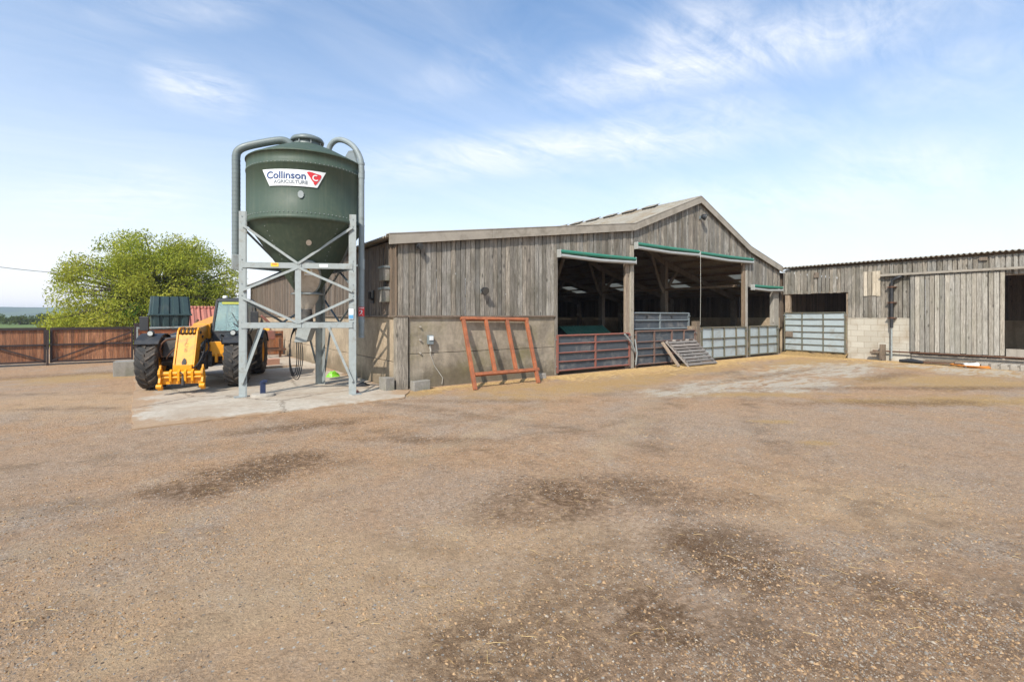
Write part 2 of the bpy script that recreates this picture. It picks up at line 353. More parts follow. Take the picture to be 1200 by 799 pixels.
# ================================================================== GROUND
def ground_mat():
    t = NT('farmyard_dirt'); o = t.obj()
    sp = t.n('ShaderNodeSeparateXYZ', {0: o}).outputs; X, Y = sp[0], sp[1]
    big = t.noise(o, 0.35, 6, 0.6, 0.4); med = t.noise(o, 1.7, 8, 0.7, 0.3); fine = t.noise(o, 16, 9, 0.78); tiny = t.noise(o, 85, 5, 0.7)
    warp = t.math('ADD', t.math('MULTIPLY', t.math('SUBTRACT', med, 0.5), 1.3), t.math('MULTIPLY', t.math('SUBTRACT', t.noise(o, 0.8, 5, 0.6, 1.0), 0.5), 0.9))
    col = t.mix(t.ramp(fine, 0.30, 0.72), (0.265, 0.150, 0.077), (0.62, 0.390, 0.228))
    # gravel: greyer speckled regions
    vor = t.n('ShaderNodeTexVoronoi', {'Vector': o, 'Scale': 62.0})
    vc = t.n('ShaderNodeSeparateColor', {0: vor.outputs['Color']}).outputs[0]
    grav = t.mix(vc, (0.17, 0.138, 0.108), (0.54, 0.455, 0.37))
    gm = t.ramp(t.math('ADD', t.math('MULTIPLY', big, 0.55), t.math('MULTIPLY', med, 0.45)), 0.455, 0.58)
    def ell(px, py, rx, ry, ang=0.0, w=0.5, soft=0.5):
        cx, cy = G(px, py); c, s_ = math.cos(ang), math.sin(ang)
        dx = t.math('SUBTRACT', X, cx); dy = t.math('SUBTRACT', Y, cy)
        a = t.math('MULTIPLY', t.math('ADD', t.math('MULTIPLY', dx, c), t.math('MULTIPLY', dy, s_)), 1 / rx)
        b = t.math('MULTIPLY', t.math('SUBTRACT', t.math('MULTIPLY', dy, c), t.math('MULTIPLY', dx, s_)), 1 / ry)
        d = t.math('SQRT', t.math('ADD', t.math('MULTIPLY', a, a), t.math('MULTIPLY', b, b)))
        d = t.math('ADD', d, t.math('MULTIPLY', warp, w * 4))
        d = t.math('ADD', d, t.math('MULTIPLY', t.math('SUBTRACT', fine, 0.5), w * 3.2))
        return t.ramp(d, 1.0 + soft, 1.0 - soft)
    A = math.atan2(RT[1], RT[0])      # across the view
    gmask = gm
    for e in ((20, 560, 0.7, 1.9, A), (520, 590, 1.1, 0.8, A), (780, 640, 0.9, 1.2, A), (1130, 560, 1.3, 1.0, A), (900, 500, 2.6, 1.2, A)):
        gmask = t.math('MAXIMUM', gmask, t.math('MULTIPLY', ell(*e, 0.6, 0.7), 0.75))
    col = t.mix(t.math('MULTIPLY', t.math('MULTIPLY', gmask, .68), t.ramp(tiny, 0.25, 0.55)), col, grav)
    # pale trodden dirt
    for e in ((330, 690, 1.3, 0.9, A), (640, 650, 0.7, 0.7, A), (120, 470, 2.5, 1.4, A), (1010, 590, 0.9, 0.6, A), (540, 720, 0.5, 0.5, A)):
        col = t.mix(t.math('MULTIPLY', ell(*e, 0.5, 0.6), 0.6), col, t.mix(fine, (0.40, 0.255, 0.142), (0.64, 0.44, 0.262)))
    col = t.mix(t.math('MULTIPLY', t.ramp(t.noise(o, 2.6, 8, 0.72, 0.8), .52, .68), .5), col, t.mix(tiny, (0.13, 0.078, 0.042), (0.27, 0.165, 0.09)))
    col = t.mix(t.math('MULTIPLY', t.ramp(t.noise(o, 3.4, 7, 0.7, 0.5), .56, .70), .45), col, (0.62, 0.43, 0.26))
    # faint wheel tracks curving through the yard
    tn = t.noise(t.mapping(o, (1, 1, 1), rot=(0, 0, 0.4)), 3.0, 6, 0.7)
    for (cx, cy, rr_, wd, cc, kk) in ((-9.0, 2.0, 12.6, .20, (0.17, 0.105, 0.06), .55), (-9.0, 2.0, 14.3, .20, (0.17, 0.105, 0.06), .5), (16.0, -8.0, 14.6, .22, (0.19, 0.12, 0.07), .55), (16.0, -8.0, 16.2, .22, (0.19, 0.12, 0.07), .5), (-2, 20, 15.2, .22, (0.50, 0.35, 0.21), .5), (-2, 20, 17.0, .22, (0.50, 0.35, 0.21), .5), (4, 26, 19.0, .2, (.2, .13, .075), .45), (4, 26, 20.7, .2, (.2, .13, .075), .45)):
        dx = t.math('SUBTRACT', X, cx); dy = t.math('SUBTRACT', Y, cy)
        dd = t.math('SQRT', t.math('ADD', t.math('MULTIPLY', dx, dx), t.math('MULTIPLY', dy, dy)))
        dd = t.math('ABSOLUTE', t.math('SUBTRACT', t.math('ADD', dd, t.math('MULTIPLY', warp, .35)), rr_))
        tm = t.math('MULTIPLY', t.ramp(dd, wd * 1.5, wd * .6), t.math('MULTIPLY', t.ramp(t.math('ADD', tn, t.math('MULTIPLY', big, .6)), .72, .92), kk))
        col = t.mix(tm, col, cc)
    # straw mat by the gates
    st = None
    for e in ((690, 452, 2.4, 0.8, 0.0), (600, 454, 1.2, 0.35, 0.0), (950, 424, 3.4, 0.6, 0.05), (1060, 430, 0.8, 4.2, 0.0), (800, 436, 3.5, 0.45, 0.0), (1120, 447, 2.8, 1.1, A), (1150, 470, 2.2, .5, A), (1020, 470, 1.2, .3, A), (880, 462, 1.6, .3, A), (480, 462, 0.7, 0.4, 0), (100, 442, 1.2, 1.1, 0), (955, 519, 0.22, 0.10, A), (910, 494, .3, .12, A)):
        m = ell(*e, 0.5, 0.45); st = m if st is None else t.math('MAXIMUM', st, m)
    sn = t.noise(t.mapping(o, (1, 1, 1), rot=(0, 0, 0.6)), 34, 6, 0.8, 2.5)
    col = t.mix(t.math('MULTIPLY', st, t.ramp(sn, 0.40, 0.52)), col, t.mix(sn, (0.22, 0.115, 0.04), (0.66, 0.43, 0.17)))
    # worn concrete showing through in front of the gates
    cm = None
    for e in ((840, 452, 2.2, 0.75, 0.0), (930, 450, 1.8, 0.9, 0.0), (960, 434, 3.2, 1.3, 0.0), (1120, 431, 2.4, 1.6, 0.9)):
        m = ell(*e, 0.42, 0.13); cm = m if cm is None else t.math('MAXIMUM', cm, m)
    cbreak = t.ramp(t.noise(t.mapping(o, (0.7, 2.4, 1)), 1.6, 8, 0.75, 0.8), 0.44, 0.52)
    col = t.mix(t.math('MULTIPLY', cm, cbreak), col, t.mix(fine, (0.40, 0.33, 0.25), (0.60, 0.51, 0.40)))
    # damp dark manure patches, plus a long cast shadow painted before the wooden gate
    dm = None
    for e, k in (((228, 574, 0.34, 0.30, A), 1.4), ((285, 556, 0.42, 0.36, A), 1.5), ((340, 540, 0.42, 0.34, A), 1.2), ((345, 500, .9, 0.25, A + 0.5), .9), ((510, 515, 0.9, 0.16, A), .7), ((660, 582, 0.5, 0.42, A), 1.3), ((745, 572, .5, .3, A), .9), ((600, 600, 0.4, 0.3, A), .9), ((850, 655, 0.42, 0.38, A), 1.1), ((880, 675, .3, .3, A), 1.0), ((650, 755, 0.6, 0.5, A), .75), ((700, 690, 0.7, 0.55, A), .65), ((800, 770, .6, .4, A), .6), ((1080, 740, .7, .4, A), .55), ((760, 725, 0.3, 0.3, A), 1.1), ((560, 770, .3, .3, A), .9), ((940, 760, 0.5, 0.25, A - .5), .7),
                 ((1050, 472, 1.8, 0.35, A), .8), ((900, 440, 3.2, 0.22, 0), .7), ((1110, 455, 3.2, 0.3, A), .8), ((1060, 700, 0.5, 0.2, A - .3), .8), ((820, 585, .7, .2, A), .7), ((500, 640, .4, .12, A - .4), .4), ((60, 440, 3.0, 0.5, 0), .6), ((1040, 441, 2.0, .3, 0), .7), ((560, 470, 1.6, .2, A), .5)):
        m = t.math('MULTIPLY', ell(*e, 0.50, 0.62), k); dm = m if dm is None else t.math('MAXIMUM', dm, m)
    dn = t.math('MULTIPLY', t.ramp(fine, 0.70, 0.48), t.ramp(t.noise(o, 5.5, 8, .75, .8), .32, .50))
    col = t.mix(t.math('MULTIPLY', t.math('MULTIPLY', dm, 0.95), dn), col, t.mix(t.ramp(tiny, .35, .7), (0.10, 0.054, 0.027), (0.24, 0.140, 0.074)))
    # specks
    vor2 = t.n('ShaderNodeTexVoronoi', {'Vector': o, 'Scale': 38.0})
    v2 = t.n('ShaderNodeSeparateColor', {0: vor2.outputs['Color']}).outputs
    sm = t.math('MULTIPLY', t.ramp(vor2.outputs['Distance'], 0.34, 0.26), t.ramp(v2[1], 0.80, 0.82))
    col = t.mix(t.math('MULTIPLY', t.ramp(t.noise(o, 34, 6, 0.8, 0.6), 0.50, 0.30), 0.55), col, (0.10, 0.066, 0.040))
    col = t.mix(sm, col, t.mix(v2[0], (0.11, 0.075, 0.05), (0.55, 0.49, 0.41)))
    # beyond the yard: field green (true grass of the far land)
    fld = t.math('MAXIMUM', t.ramp(Y, 36.0, 40.0), t.math('MAXIMUM', t.ramp(X, 36, 42), t.ramp(X, -26, -34)))
    col = t.mix(fld, col, t.mix(big, (0.09, 0.13, 0.035), (0.16, 0.20, 0.06)))
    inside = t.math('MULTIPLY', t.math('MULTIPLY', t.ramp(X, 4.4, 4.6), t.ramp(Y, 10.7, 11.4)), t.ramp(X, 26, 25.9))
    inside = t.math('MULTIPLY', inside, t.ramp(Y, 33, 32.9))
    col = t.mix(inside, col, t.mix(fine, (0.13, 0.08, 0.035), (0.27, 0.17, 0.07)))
    h = t.math('ADD', t.math('ADD', t.math('MULTIPLY', fine, 0.7), t.math('MULTIPLY', tiny, 0.28)), t.math('MULTIPLY', med, 0.8))
    clod = t.noise(o, 34, 6, 0.8, 0.6)
    h = t.math('ADD', t.math('ADD', h, t.math('MULTIPLY', vor.outputs['Distance'], 0.25)), t.math('MULTIPLY', clod, 0.9))
    return t.out(col, 0.95, 0.0, t.bump(h, 0.85, 0.030), Specular_IOR_Level=0.2)
M['ground'] = ground_mat()
def gz(x, y):
    """gentle wheel-rut undulation of the yard"""
    d = math.hypot(x, y); k = max(0.0, min(1.0, (9.0 - d) / 3.0))
    return k * (0.012 * math.sin(x * 1.7 + 0.6 * math.sin(y * 1.3)) * math.sin(y * 1.1 + x * 0.4) + 0.007 * math.sin(x * 5.1 + y * 2.3) * math.sin(y * 4.3 - x * 1.9)) - 0.0
gm = MB()
xs = sorted(set([-1500, -400, -120, -50, -25] + [round(-12 + i * 0.2, 3) for i in range(121)] + [13, 16, 25, 50, 120, 400, 1500]))
ys = sorted(set([-1500, -400, -100, -30] + [round(-12 + i * 0.2, 3) for i in range(121)] + [13, 16, 25, 50, 120, 400, 1500]))
nx, ny = len(xs), len(ys)
gm.add([(x, y, gz(x, y)) for y in ys for x in xs], [(j * nx + i, j * nx + i + 1, (j + 1) * nx + i + 1, (j + 1) * nx + i) for j in range(ny - 1) for i in range(nx - 1)], True)
struct(gm.build('ground', 'ground'))

# concrete pad under the silo
def pad_mat():
    t = NT('worn_concrete_slab'); o = t.obj()
    n1 = t.noise(o, 0.8, 8, 0.7, 0.4); n2 = t.noise(o, 9, 9, 0.75); n3 = t.noise(t.mapping(o, (0.4, 2.2, 1), rot=(0, 0, 0.35)), 1.6, 7, 0.7)
    col = t.mix(t.ramp(n2, 0.3, 0.7), (0.36, 0.295, 0.225), (0.56, 0.48, 0.38))
    col = t.mix(t.math('MULTIPLY', t.ramp(n1, 0.42, 0.66), 0.75), col, (0.33, 0.235, 0.155))
    col = t.mix(t.math('MULTIPLY', t.ramp(n3, 0.55, 0.7), 0.55), col, (0.19, 0.14, 0.10))
    spx = t.n('ShaderNodeSeparateXYZ', {0: o}).outputs
    ed = t.math('MINIMUM', t.math('SUBTRACT', spx[1], 9.22), t.math('ADD', spx[0], .40))
    ed = t.math('MINIMUM', ed, t.math('SUBTRACT', 4.45, spx[0]))
    ed = t.math('SUBTRACT', ed, t.math('MULTIPLY', t.math('SUBTRACT', n1, .40), 1.5))
    col = t.mix(t.math('MULTIPLY', t.ramp(t.math('ADD', ed, t.math('MULTIPLY', t.math('SUBTRACT', n2, .5), .5)), .16, -.02), .92), col, t.mix(n2, (0.22, 0.13, 0.07), (0.50, 0.33, 0.19)))
    crk = t.n('ShaderNodeTexVoronoi', {'Vector': t.n('ShaderNodeVectorMath', {0: o, 1: t.n('ShaderNodeCombineXYZ', {0: t.math('MULTIPLY', n2, .5), 1: t.math('MULTIPLY', n1, .6), 2: 0.0}).outputs[0]}, operation='ADD').outputs[0], 'Scale': .42}, feature='DISTANCE_TO_EDGE').outputs['Distance']
    col = t.mix(t.math('MULTIPLY', t.ramp(crk, .012, .004), .7), col, (0.12, 0.085, 0.055))
    return t.out(col, 0.9, 0, t.bump(n2, 0.5, 0.012))
M['pad'] = pad_mat()
pm = MB()
def edge(a, b, n, w):
    return [(a[0] + (b[0] - a[0]) * i / n + random.uniform(-w, w), a[1] + (b[1] - a[1]) * i / n + random.uniform(-w, w)) for i in range(n)]
ring = edge((-0.36, 9.18), (4.05, 9.36), 26, 0.025) + edge((4.05, 9.36), (4.62, 10.46), 6, 0.03) + [(4.34, 10.46), (4.34, 24.0), (-0.8, 24.0)] + edge((-0.8, 23.9), (-0.36, 9.18), 40, 0.03)
pm.prism([(x, y, -0.03) for x, y in ring], (0, 0, 0.052))
struct(pm.build('concrete_pad', 'pad'))

# pebbles and straw strands
def scatter(name, n, region, mat, shape, label, cat, size):
    V = []; Fc = []; Rr = []; base = 0
    for _ in range(n):
        x, y = region()
        s_ = size(); r_ = random.random()
        vs, fs = shape(x, y, gz(x, y) if abs(x) < 13 and abs(y) < 13 else 0, s_)
        V += vs; Fc += [tuple(i + base for i in f) for f in fs]; Rr += [r_] * len(fs); base += len(vs)
    m = MB(); m.v = V; m.f = Fc; m.r = Rr; m.sm = [False] * len(Fc)
    o = m.build(name, mat); tag(o, label, cat, kind='stuff'); return o
OCT = [(0, 2, 4), (2, 1, 4), (1, 3, 4), (3, 0, 4)]
def pebble(x, y, z, s_):
    a = random.uniform(0, PI); c, q = math.cos(a), math.sin(a); l = s_ * random.uniform(0.9, 1.6); w = s_ * random.uniform(.7, 1); h = s_ * random.uniform(0.5, 0.9)
    vs = []
    k = random.uniform(.3, .8)
    for (u, v_, ww) in ((1, .2, 0), (.3, 1, 0), (-.6, .8, 0), (-1, -.3, 0), (-.2, -1, 0), (.7, -.8, 0), (.45 * k + .1, .4 * k, 1), (-.5 * k, .3 * k, .9), (-.1, -.5 * k, 1.05)):
        vs.append((x + c * u * l - q * v_ * w, y + q * u * l + c * v_ * w, z - 0.3 * s_ + ww * h + (0.3 * s_ if ww == 0 else .3 * s_) * (1 if ww else 0) * .6))
    return vs, [(0, 1, 6), (1, 2, 7, 6), (2, 3, 7), (3, 4, 8, 7), (4, 5, 8), (5, 0, 6, 8), (6, 7, 8)]
def near_view(dmin=1.9, dmax=9.0, p=1.7):
    while True:
        d = dmin + (dmax - dmin) * random.random() ** p
        tt = random.uniform(-1.15, 1.15)
        x, y = d * (FW[0] + RT[0] * tt), d * (FW[1] + RT[1] * tt)
        if y < 9.0 or x < -0.6:
            # clumpy density
            q = math.sin(x * 2.1 + 1.3) * math.sin(y * 1.7) + math.sin(x * .7 - y * .9) + 0.6 * math.sin(5 * x + 3 * y)
            if random.random() < 0.5 + 0.28 * q: return x, y
scatter('gravel', 60000, near_view, 'pebble', pebble, 'loose grey and brown gravel scattered over the dirt yard', 'gravel', lambda: 0.0022 + 0.0055 * random.random() ** 2.6 + (0.010 * random.random() if random.random() < 0.02 else 0))
t = NT('soil_clod_earth'); a = t.attr()
M['clod'] = t.out(t.mix(a, (0.21, 0.125, 0.066), (0.42, 0.27, 0.150)), 0.95, Specular_IOR_Level=0.1)
def clod_place():
    q = random.random()
    if q < .78: return near_view(1.9, 9.0, 1.5)
    if q < .90: return random.uniform(4.4, 22.2), 10.5 - abs(random.gauss(0, .16))
    if q < .95: return random.uniform(-.4, 4.6), 9.2 + random.gauss(0, .10)
    return 22.3 - abs(random.gauss(0, .15)), random.uniform(0, 8)
scatter('soil_clods', 32000, clod_place, 'clod', pebble, 'small brown clods of dry earth scattered over the yard', 'soil', lambda: 0.003 + 0.010 * random.random() ** 3.5)
def strand(x, y, z, s_):
    a = random.uniform(0, PI); l = s_ * random.uniform(.5, 1); w = 0.0011 + s_ * 0.006; dx, dy = math.cos(a) * l, math.sin(a) * l; px, py = -math.sin(a) * w, math.cos(a) * w
    b = random.uniform(-.1, .1) * l; up = random.uniform(0.002, 0.012)
    mx_, my_ = x - math.sin(a) * b, y + math.cos(a) * b
    vs = [(x - dx - px, y - dy - py, z + .003), (x - dx + px, y - dy + py, z + .003), (mx_ + px, my_ + py, z + up), (mx_ - px, my_ - py, z + up), (x + dx + px, y + dy + py, z + .004), (x + dx - px, y + dy - py, z + .004),
          (mx_, my_, z + up + w * 1.3), (x - dx, y - dy, z + .003 + w), (x + dx, y + dy, z + .004 + w)]
    return vs, [(0, 7, 6, 3), (7, 1, 2, 6), (3, 6, 8, 5), (6, 2, 4, 8)]
def straw_near():
    if random.random() < .45:
        x, y = random.choice([G(700, 585), G(850, 660), G(1130, 600), G(1000, 680), G(660, 740), G(620, 620), G(480, 720), G(1100, 700), G(260, 560)])
        return x + random.gauss(0, .35), y + random.gauss(0, .3)
    return near_view(2.0, 9.0, 1.1)
scatter('loose_straw', 1300, straw_near, 'straw', strand, 'loose straw stalks strewn across the yard', 'straw', lambda: random.choice([0.010, 0.013, 0.016, 0.02, 0.03, 0.05]) * random.uniform(.6, 1.2))
def straw_gate():
    q = random.random()
    if q < .45: return random.uniform(8.6, 16.5), 10.35 - abs(random.gauss(0, .55))
    if q < .68: return random.uniform(15, 22.2), 10.35 - abs(random.gauss(0, .5))
    if q < .86: return 22.2 - abs(random.gauss(0, .7)), random.uniform(3.0, 10.3)
    if q < .94: return random.uniform(4.7, 9.2), 10.35 - abs(random.gauss(0, .3))
    if q < .97: return random.uniform(11, 21), random.uniform(6.5, 10)
    return random.uniform(10, 22), random.uniform(1.5, 9)
scatter('straw_litter', 38000, straw_gate, 'straw', strand, 'golden straw litter heaped along the foot of the cattle gates', 'straw', lambda: random.uniform(0.03, 0.09))

# ================================================================== BARN
BX0, BX1, BXR = 4.36, 22.25, 26.0
BY0, BY1 = 10.55, 33.0
PROF = [(BX0, 3.50), (12.4, 4.62), (16.1, 6.02), (19.6, 4.47), (BX1, 3.79), (BXR, 2.83)]
def rz_(x):
    for (a, za), (b, zb) in zip(PROF, PROF[1:]):
        if x <= b: return za + (zb - za) * (x - a) / (b - a)
    return PROF[-1][1]
barn = thing('barn', 'long weathered timber cattle barn with concrete panel base, low gable and open front bays', 'barn', (BX0, BY0, 0))
def board(m, x0, x1, y, z0, z1, jit=0.010, th=0.022, axis='x', top=None):
    """vertical boards between x0 and x1 on the plane y (axis x) or the other way round"""
    x = x0
    while x < x1 - 0.03:
        w = min(random.uniform(0.108, 0.140), x1 - x); m.cur = random.random(); o = random.uniform(-jit, jit)
        za = z0(x + w / 2) if callable(z0) else z0
        zb0 = z1(x) if callable(z1) else z1; zb1 = z1(x + w) if callable(z1) else z1
        za += random.uniform(-0.018, 0.010); ti = random.uniform(-.006, .006)
        xa, xb = x + 0.002, x + w - 0.002
        if axis == 'x':
            m.hexa([(xa, y + o, za), (xb, y + o, za), (xb, y + o + th, za), (xa, y + o + th, za), (xa + ti, y + o, zb0), (xb + ti, y + o, zb1), (xb + ti, y + o + th, zb1), (xa + ti, y + o + th, zb0)])
        else:
            m.hexa([(y + o, xa, za), (y + o + th, xa, za), (y + o + th, xb, za), (y + o, xb, za), (y + o, xa + ti, zb0), (y + o + th, xa + ti, zb0), (y + o + th, xb + ti, zb1), (y + o, xb + ti, zb1)])
        x += w + random.choice([0.008, 0.010, 0.012, 0.016, 0.020])
    return m
fy = BY0 - 0.03
top = lambda x: rz_(x) - 0.05
m = MB()
board(m, BX0 + 0.02, 9.16, fy, 1.70, top)
board(m, 9.16, 12.32, fy, 3.50, top); board(m, 12.36, 19.52, fy, 4.02, top); board(m, 19.56, BX1, fy, 2.90, top)
m.build('front_cladding', 'board', barn)
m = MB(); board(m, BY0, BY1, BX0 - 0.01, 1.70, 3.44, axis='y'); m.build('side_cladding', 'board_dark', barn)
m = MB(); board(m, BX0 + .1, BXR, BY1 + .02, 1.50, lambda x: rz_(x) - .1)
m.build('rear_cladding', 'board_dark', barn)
def gappy(m, a0, a1, plane, z0, z1, axis):
    a = a0
    while a < a1:
        m.cur = random.random(); w = random.uniform(.12, .15)
        zt = z1(a) if callable(z1) else z1
        if axis == 'y': m.box((plane, a, z0), (plane + .02, a + w, zt))
        else: m.box((a, plane, z0), (a + w, plane + .02, zt))
        a += w + random.choice([.0, .0, .002, .003, .004, .006, .012])
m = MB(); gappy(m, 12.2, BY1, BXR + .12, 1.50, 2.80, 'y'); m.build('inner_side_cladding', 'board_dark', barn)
# horizontal seam strip under the boards
m = MB(); m.bar((BX0 - 0.02, fy - 0.015, 1.69), (9.1, fy - 0.015, 1.69), .03, .04); m.bar((BX0 - .03, BY0, 1.69), (BX0 - .03, BY1, 1.69), .03, .04)
m.build('cladding_rail', 'board_dark', barn)
# concrete panels
m = MB()
m.box((4.66, BY0 - .005, -.1), (9.10, BY0 + .14, .80)); m.box((4.66, BY0 + .004, .812), (9.10, BY0 + .14, 1.67))
split(m, 'concrete_panel', 'panelwall', barn, 0.008)
m = MB()
for z0, z1, dx in ((-.1, .62, 0), (.632, 1.67, .012)):
    for k in range(5):
        ya = BY0 + .16 + k * 4.45; m.box((BX0 + dx, ya, z0), (BX0 + .15, ya + 4.43, z1))
split(m, 'side_panel', 'panelwall_side', barn, 0.008)
m = MB(); m.box((BXR - .05, 12.2, -.1), (BXR + .1, BY1, 1.6)); m.box((BX0 + .2, BY1 - .1, -.1), (BXR - .1, BY1 + .1, 1.6)); m.box((12.45, BY0 + 8.2, -.1), (12.55, BY1 - .2, 1.35))
split(m, 'inner_panel', 'panelwall_side', barn)
m = MB(); m.cur = .12; m.box((BX0 - .03, BY0 - .05, 0), (BX0 + .26, BY0 + .13, 1.66)); m.build('corner_post', 'board', barn, 0.01)
# roof sheets
def corr(m, o, along, L_, down, W, pitch=.146, amp=.024, th=.014, n=6):
    o, along, down = Vector(o), Vector(along).normalized(), Vector(down)
    nr = along.cross(down.normalized()); nr.normalize()
    if nr.z < 0: nr = -nr
    k = int(L_ / pitch * n); vs = []
    for i in range(k + 1):
        a = L_ * i / k; h = amp * math.sin(2 * PI * a / pitch)
        for dd in (0, 1):
            for hh in (h + th, h): vs.append(o + along * a + down * dd + nr * hh)
    fs = []
    for i in range(k):
        b = i * 4; c_ = b + 4
        fs += [(b, b + 2, c_ + 2, c_), (b + 1, c_ + 1, c_ + 3, b + 3), (b, c_, c_ + 1, b + 1), (b + 2, b + 3, c_ + 3, c_ + 2)]
    fs += [(0, 1, 3, 2), (k * 4, k * 4 + 2, k * 4 + 3, k * 4 + 1)]
    m.add(vs, fs)
RY0 = BY0 - .13; RL = BY1 - RY0 + .1
def slope(m, xa, za, xb, zb, y0=RY0, l=RL, lift=.0): corr(m, (xa, y0, za + lift), (0, 1, 0), l, (xb - xa, 0, zb - za), 1)
m = MB(); slope(m, BX0 - .22, PROF[0][1] - .03, 12.45, 4.63, lift=.03); m.build('roof', 'roof', barn)
m = MB(); slope(m, 12.25, 4.58, 16.1, 6.03, lift=.04); slope(m, 16.1, 6.03, 19.75, 4.43, lift=.04); m.build('gable_roof', 'roof', barn)
# right lean-to roof with rooflights let in
sky_y = [12.2 + 4.1 * k for k in range(5)]
m = MB(); s1 = (19.55, rz_(19.55)); zl = lambda x: 4.47 - .26 * (x - 19.6)
slope(m, 19.5, zl(19.5), 22.5, zl(22.5), lift=.02); slope(m, 24.3, zl(24.3), 26.3, zl(26.3), y0=12.0, l=BY1 - 12 + .1, lift=.02)
ya = RY0 + 0.0
for k, sy in enumerate(sky_y + [None]):
    yb = sy if sy else BY1 + .1
    st = max(ya, 12.0)
    if yb - st > .1: slope(m, 22.5, zl(22.5), 24.3, zl(24.3), y0=st, l=yb - st, lift=.02)
    if sy: ya = sy + 1.0
m.build('leanto_roof', 'roof', barn)
for sy in sky_y:
    m = MB(); slope(m, 22.45, zl(22.45), 24.35, zl(24.35), y0=sy, l=1.0, lift=.028); m.build('rooflight', 'rooflight', barn)
# ridge capping with raised vents
m = MB(); m.hexa([(15.75, RY0, 5.93), (16.1, RY0, 6.06), (16.1, RY0 + RL, 6.06), (15.75, RY0 + RL, 5.93), (15.75, RY0, 5.99), (16.1, RY0, 6.12), (16.1, RY0 + RL, 6.12), (15.75, RY0 + RL, 5.99)])
m.hexa([(16.1, RY0, 6.06), (16.45, RY0, 5.90), (16.45, RY0 + RL, 5.90), (16.1, RY0 + RL, 6.06), (16.1, RY0, 6.12), (16.45, RY0, 5.96), (16.45, RY0 + RL, 5.96), (16.1, RY0 + RL, 6.12)])
m.build('ridge_capping', 'roof', barn)
m2 = MB(); m3 = MB()
for k in range(19):
    y = 12.15 + k * 1.06
    m2.hexa([(15.60, y, 5.985), (15.98, y, 6.13), (15.98, y + .62, 6.13), (15.60, y + .62, 5.985), (15.60, y, 6.005), (15.98, y, 6.15), (15.98, y + .62, 6.15), (15.60, y + .62, 6.005)])
    m3.hexa([(15.66, y + .02, 5.80), (15.90, y + .02, 5.90), (15.90, y + .60, 5.90), (15.66, y + .60, 5.80), (15.62, y + .02, 6.008), (15.90, y + .02, 6.12), (15.90, y + .60, 6.12), (15.62, y + .60, 6.008)])
split(m2, 'ridge_vent_cover', 'roof', barn); split(m3, 'ridge_vent', 'dark', barn)
# barge boards along the front slope
m = MB(); by = BY0 - .15
P2 = [(BX0 - .24, 3.50 - .03)] + PROF[1:5]
P2[-1] = (BX1 + .02, 3.79)
for (a, za), (b, zb) in zip(P2, P2[1:]):
    n = max(1, int((b - a) / 2.4))
    for i in range(n):
        x0, x1 = a + (b - a) * i / n + .004, a + (b - a) * (i + 1) / n - .004; z0, z1 = za + (zb - za) * i / n, za + (zb - za) * (i + 1) / n
        m.cur = random.random(); o_ = random.uniform(-.004, .004)
        m.hexa([(x0, by + o_, z0 - .17), (x1, by + o_, z1 - .17), (x1, by + .025, z1 - .17), (x0, by + .025, z0 - .17), (x0, by + o_, z0 + .055), (x1, by + o_, z1 + .055), (x1, by + .025, z1 + .055), (x0, by + .025, z0 + .055)])
        m.hexa([(x0, by - .012, z0 + .058), (x1, by - .012, z1 + .058), (x1, by + .22, z1 + .062), (x0, by + .22, z0 + .062), (x0, by - .012, z0 + .08), (x1, by - .012, z1 + .08), (x1, by + .22, z1 + .084), (x0, by + .22, z0 + .084)])
m.build('barge_board', 'barge', barn)
# portal frames
for k in range(1, 6):
    y = BY0 + 4.1 * k
    if k == 1 or True:
        m = MB()
        for X in (BX0 + .3, 12.4, 19.6, BXR - .25):
            if y < 12.2 and X > 22: continue
            m.box((X - .11, y - .14, 0), (X + .11, y + .14, rz_(X) - .2))
        pts = [(BX0 + .2, rz_(BX0 + .2) - .26)] + [(a, b - .26) for a, b in PROF[1:5]] + [(BXR - .2, rz_(BXR - .2) - .26)]
        for (a, za), (b, zb) in zip(pts, pts[1:]): m.bar((a, y, za), (b, y, zb), .16, .26)
        for X in (12.4, 19.6):
            for sg in (-1, 1):
                q = [(X, y, 2.7), (X + sg * .35, y, 3.2), (X + sg * .95, y, rz_(X + sg * .95) - .38)]
                m.tube(q, .09, 6, smooth=False)
        m.build('portal_frame', 'portal', barn)
m = MB(); m.box((12.36, BY0 + .08, 0), (12.5, BY0 + .2, 4.5)); m.box((19.56, BY0 + .08, 0), (19.70, BY0 + .2, 4.3))
m.bar((12.4, BY0 + .16, 4.3), (16.1, BY0 + .16, 5.72), .16, .24); m.bar((16.1, BY0 + .16, 5.72), (19.6, BY0 + .16, 4.2), .16, .24); m.bar((12.4, BY0 + .16, 4.12), (19.6, BY0 + .16, 4.12), .10, .14)
m.bar((BX0 + .2, BY0 + .16, 3.3), (12.4, BY0 + .16, 4.3), .14, .2); m.bar((19.6, BY0 + .16, 4.2), (22.2, BY0 + .16, 3.5), .14, .2)
m.build('front_frame', 'portal', barn)
m = MB()
for X in [4.7, 5.8, 6.9, 8.0, 9.1, 10.2, 11.3, 12.3, 13.0, 13.8, 14.6, 15.4, 16.0, 16.3, 17.0, 17.8, 18.6, 19.3, 20.2, 21.2, 22.2]:
    m.cur = random.random(); m.box((X - .04, BY0 + .02, rz_(X) - .145), (X + .04, BY1 - .1, rz_(X) - .04))
for X in (23.2, 24.6, 25.7): m.box((X - .04, 12.2, zl(X) - .12), (X + .04, BY1 - .1, zl(X) - .02))
m.box((12.3, BY0 + 8.0, 2.62), (12.42, BY1, 2.74)); m.box((19.5, BY0 + .4, 2.9), (19.56, BY1, 3.0))
split(m, 'purlin', 'post', barn)
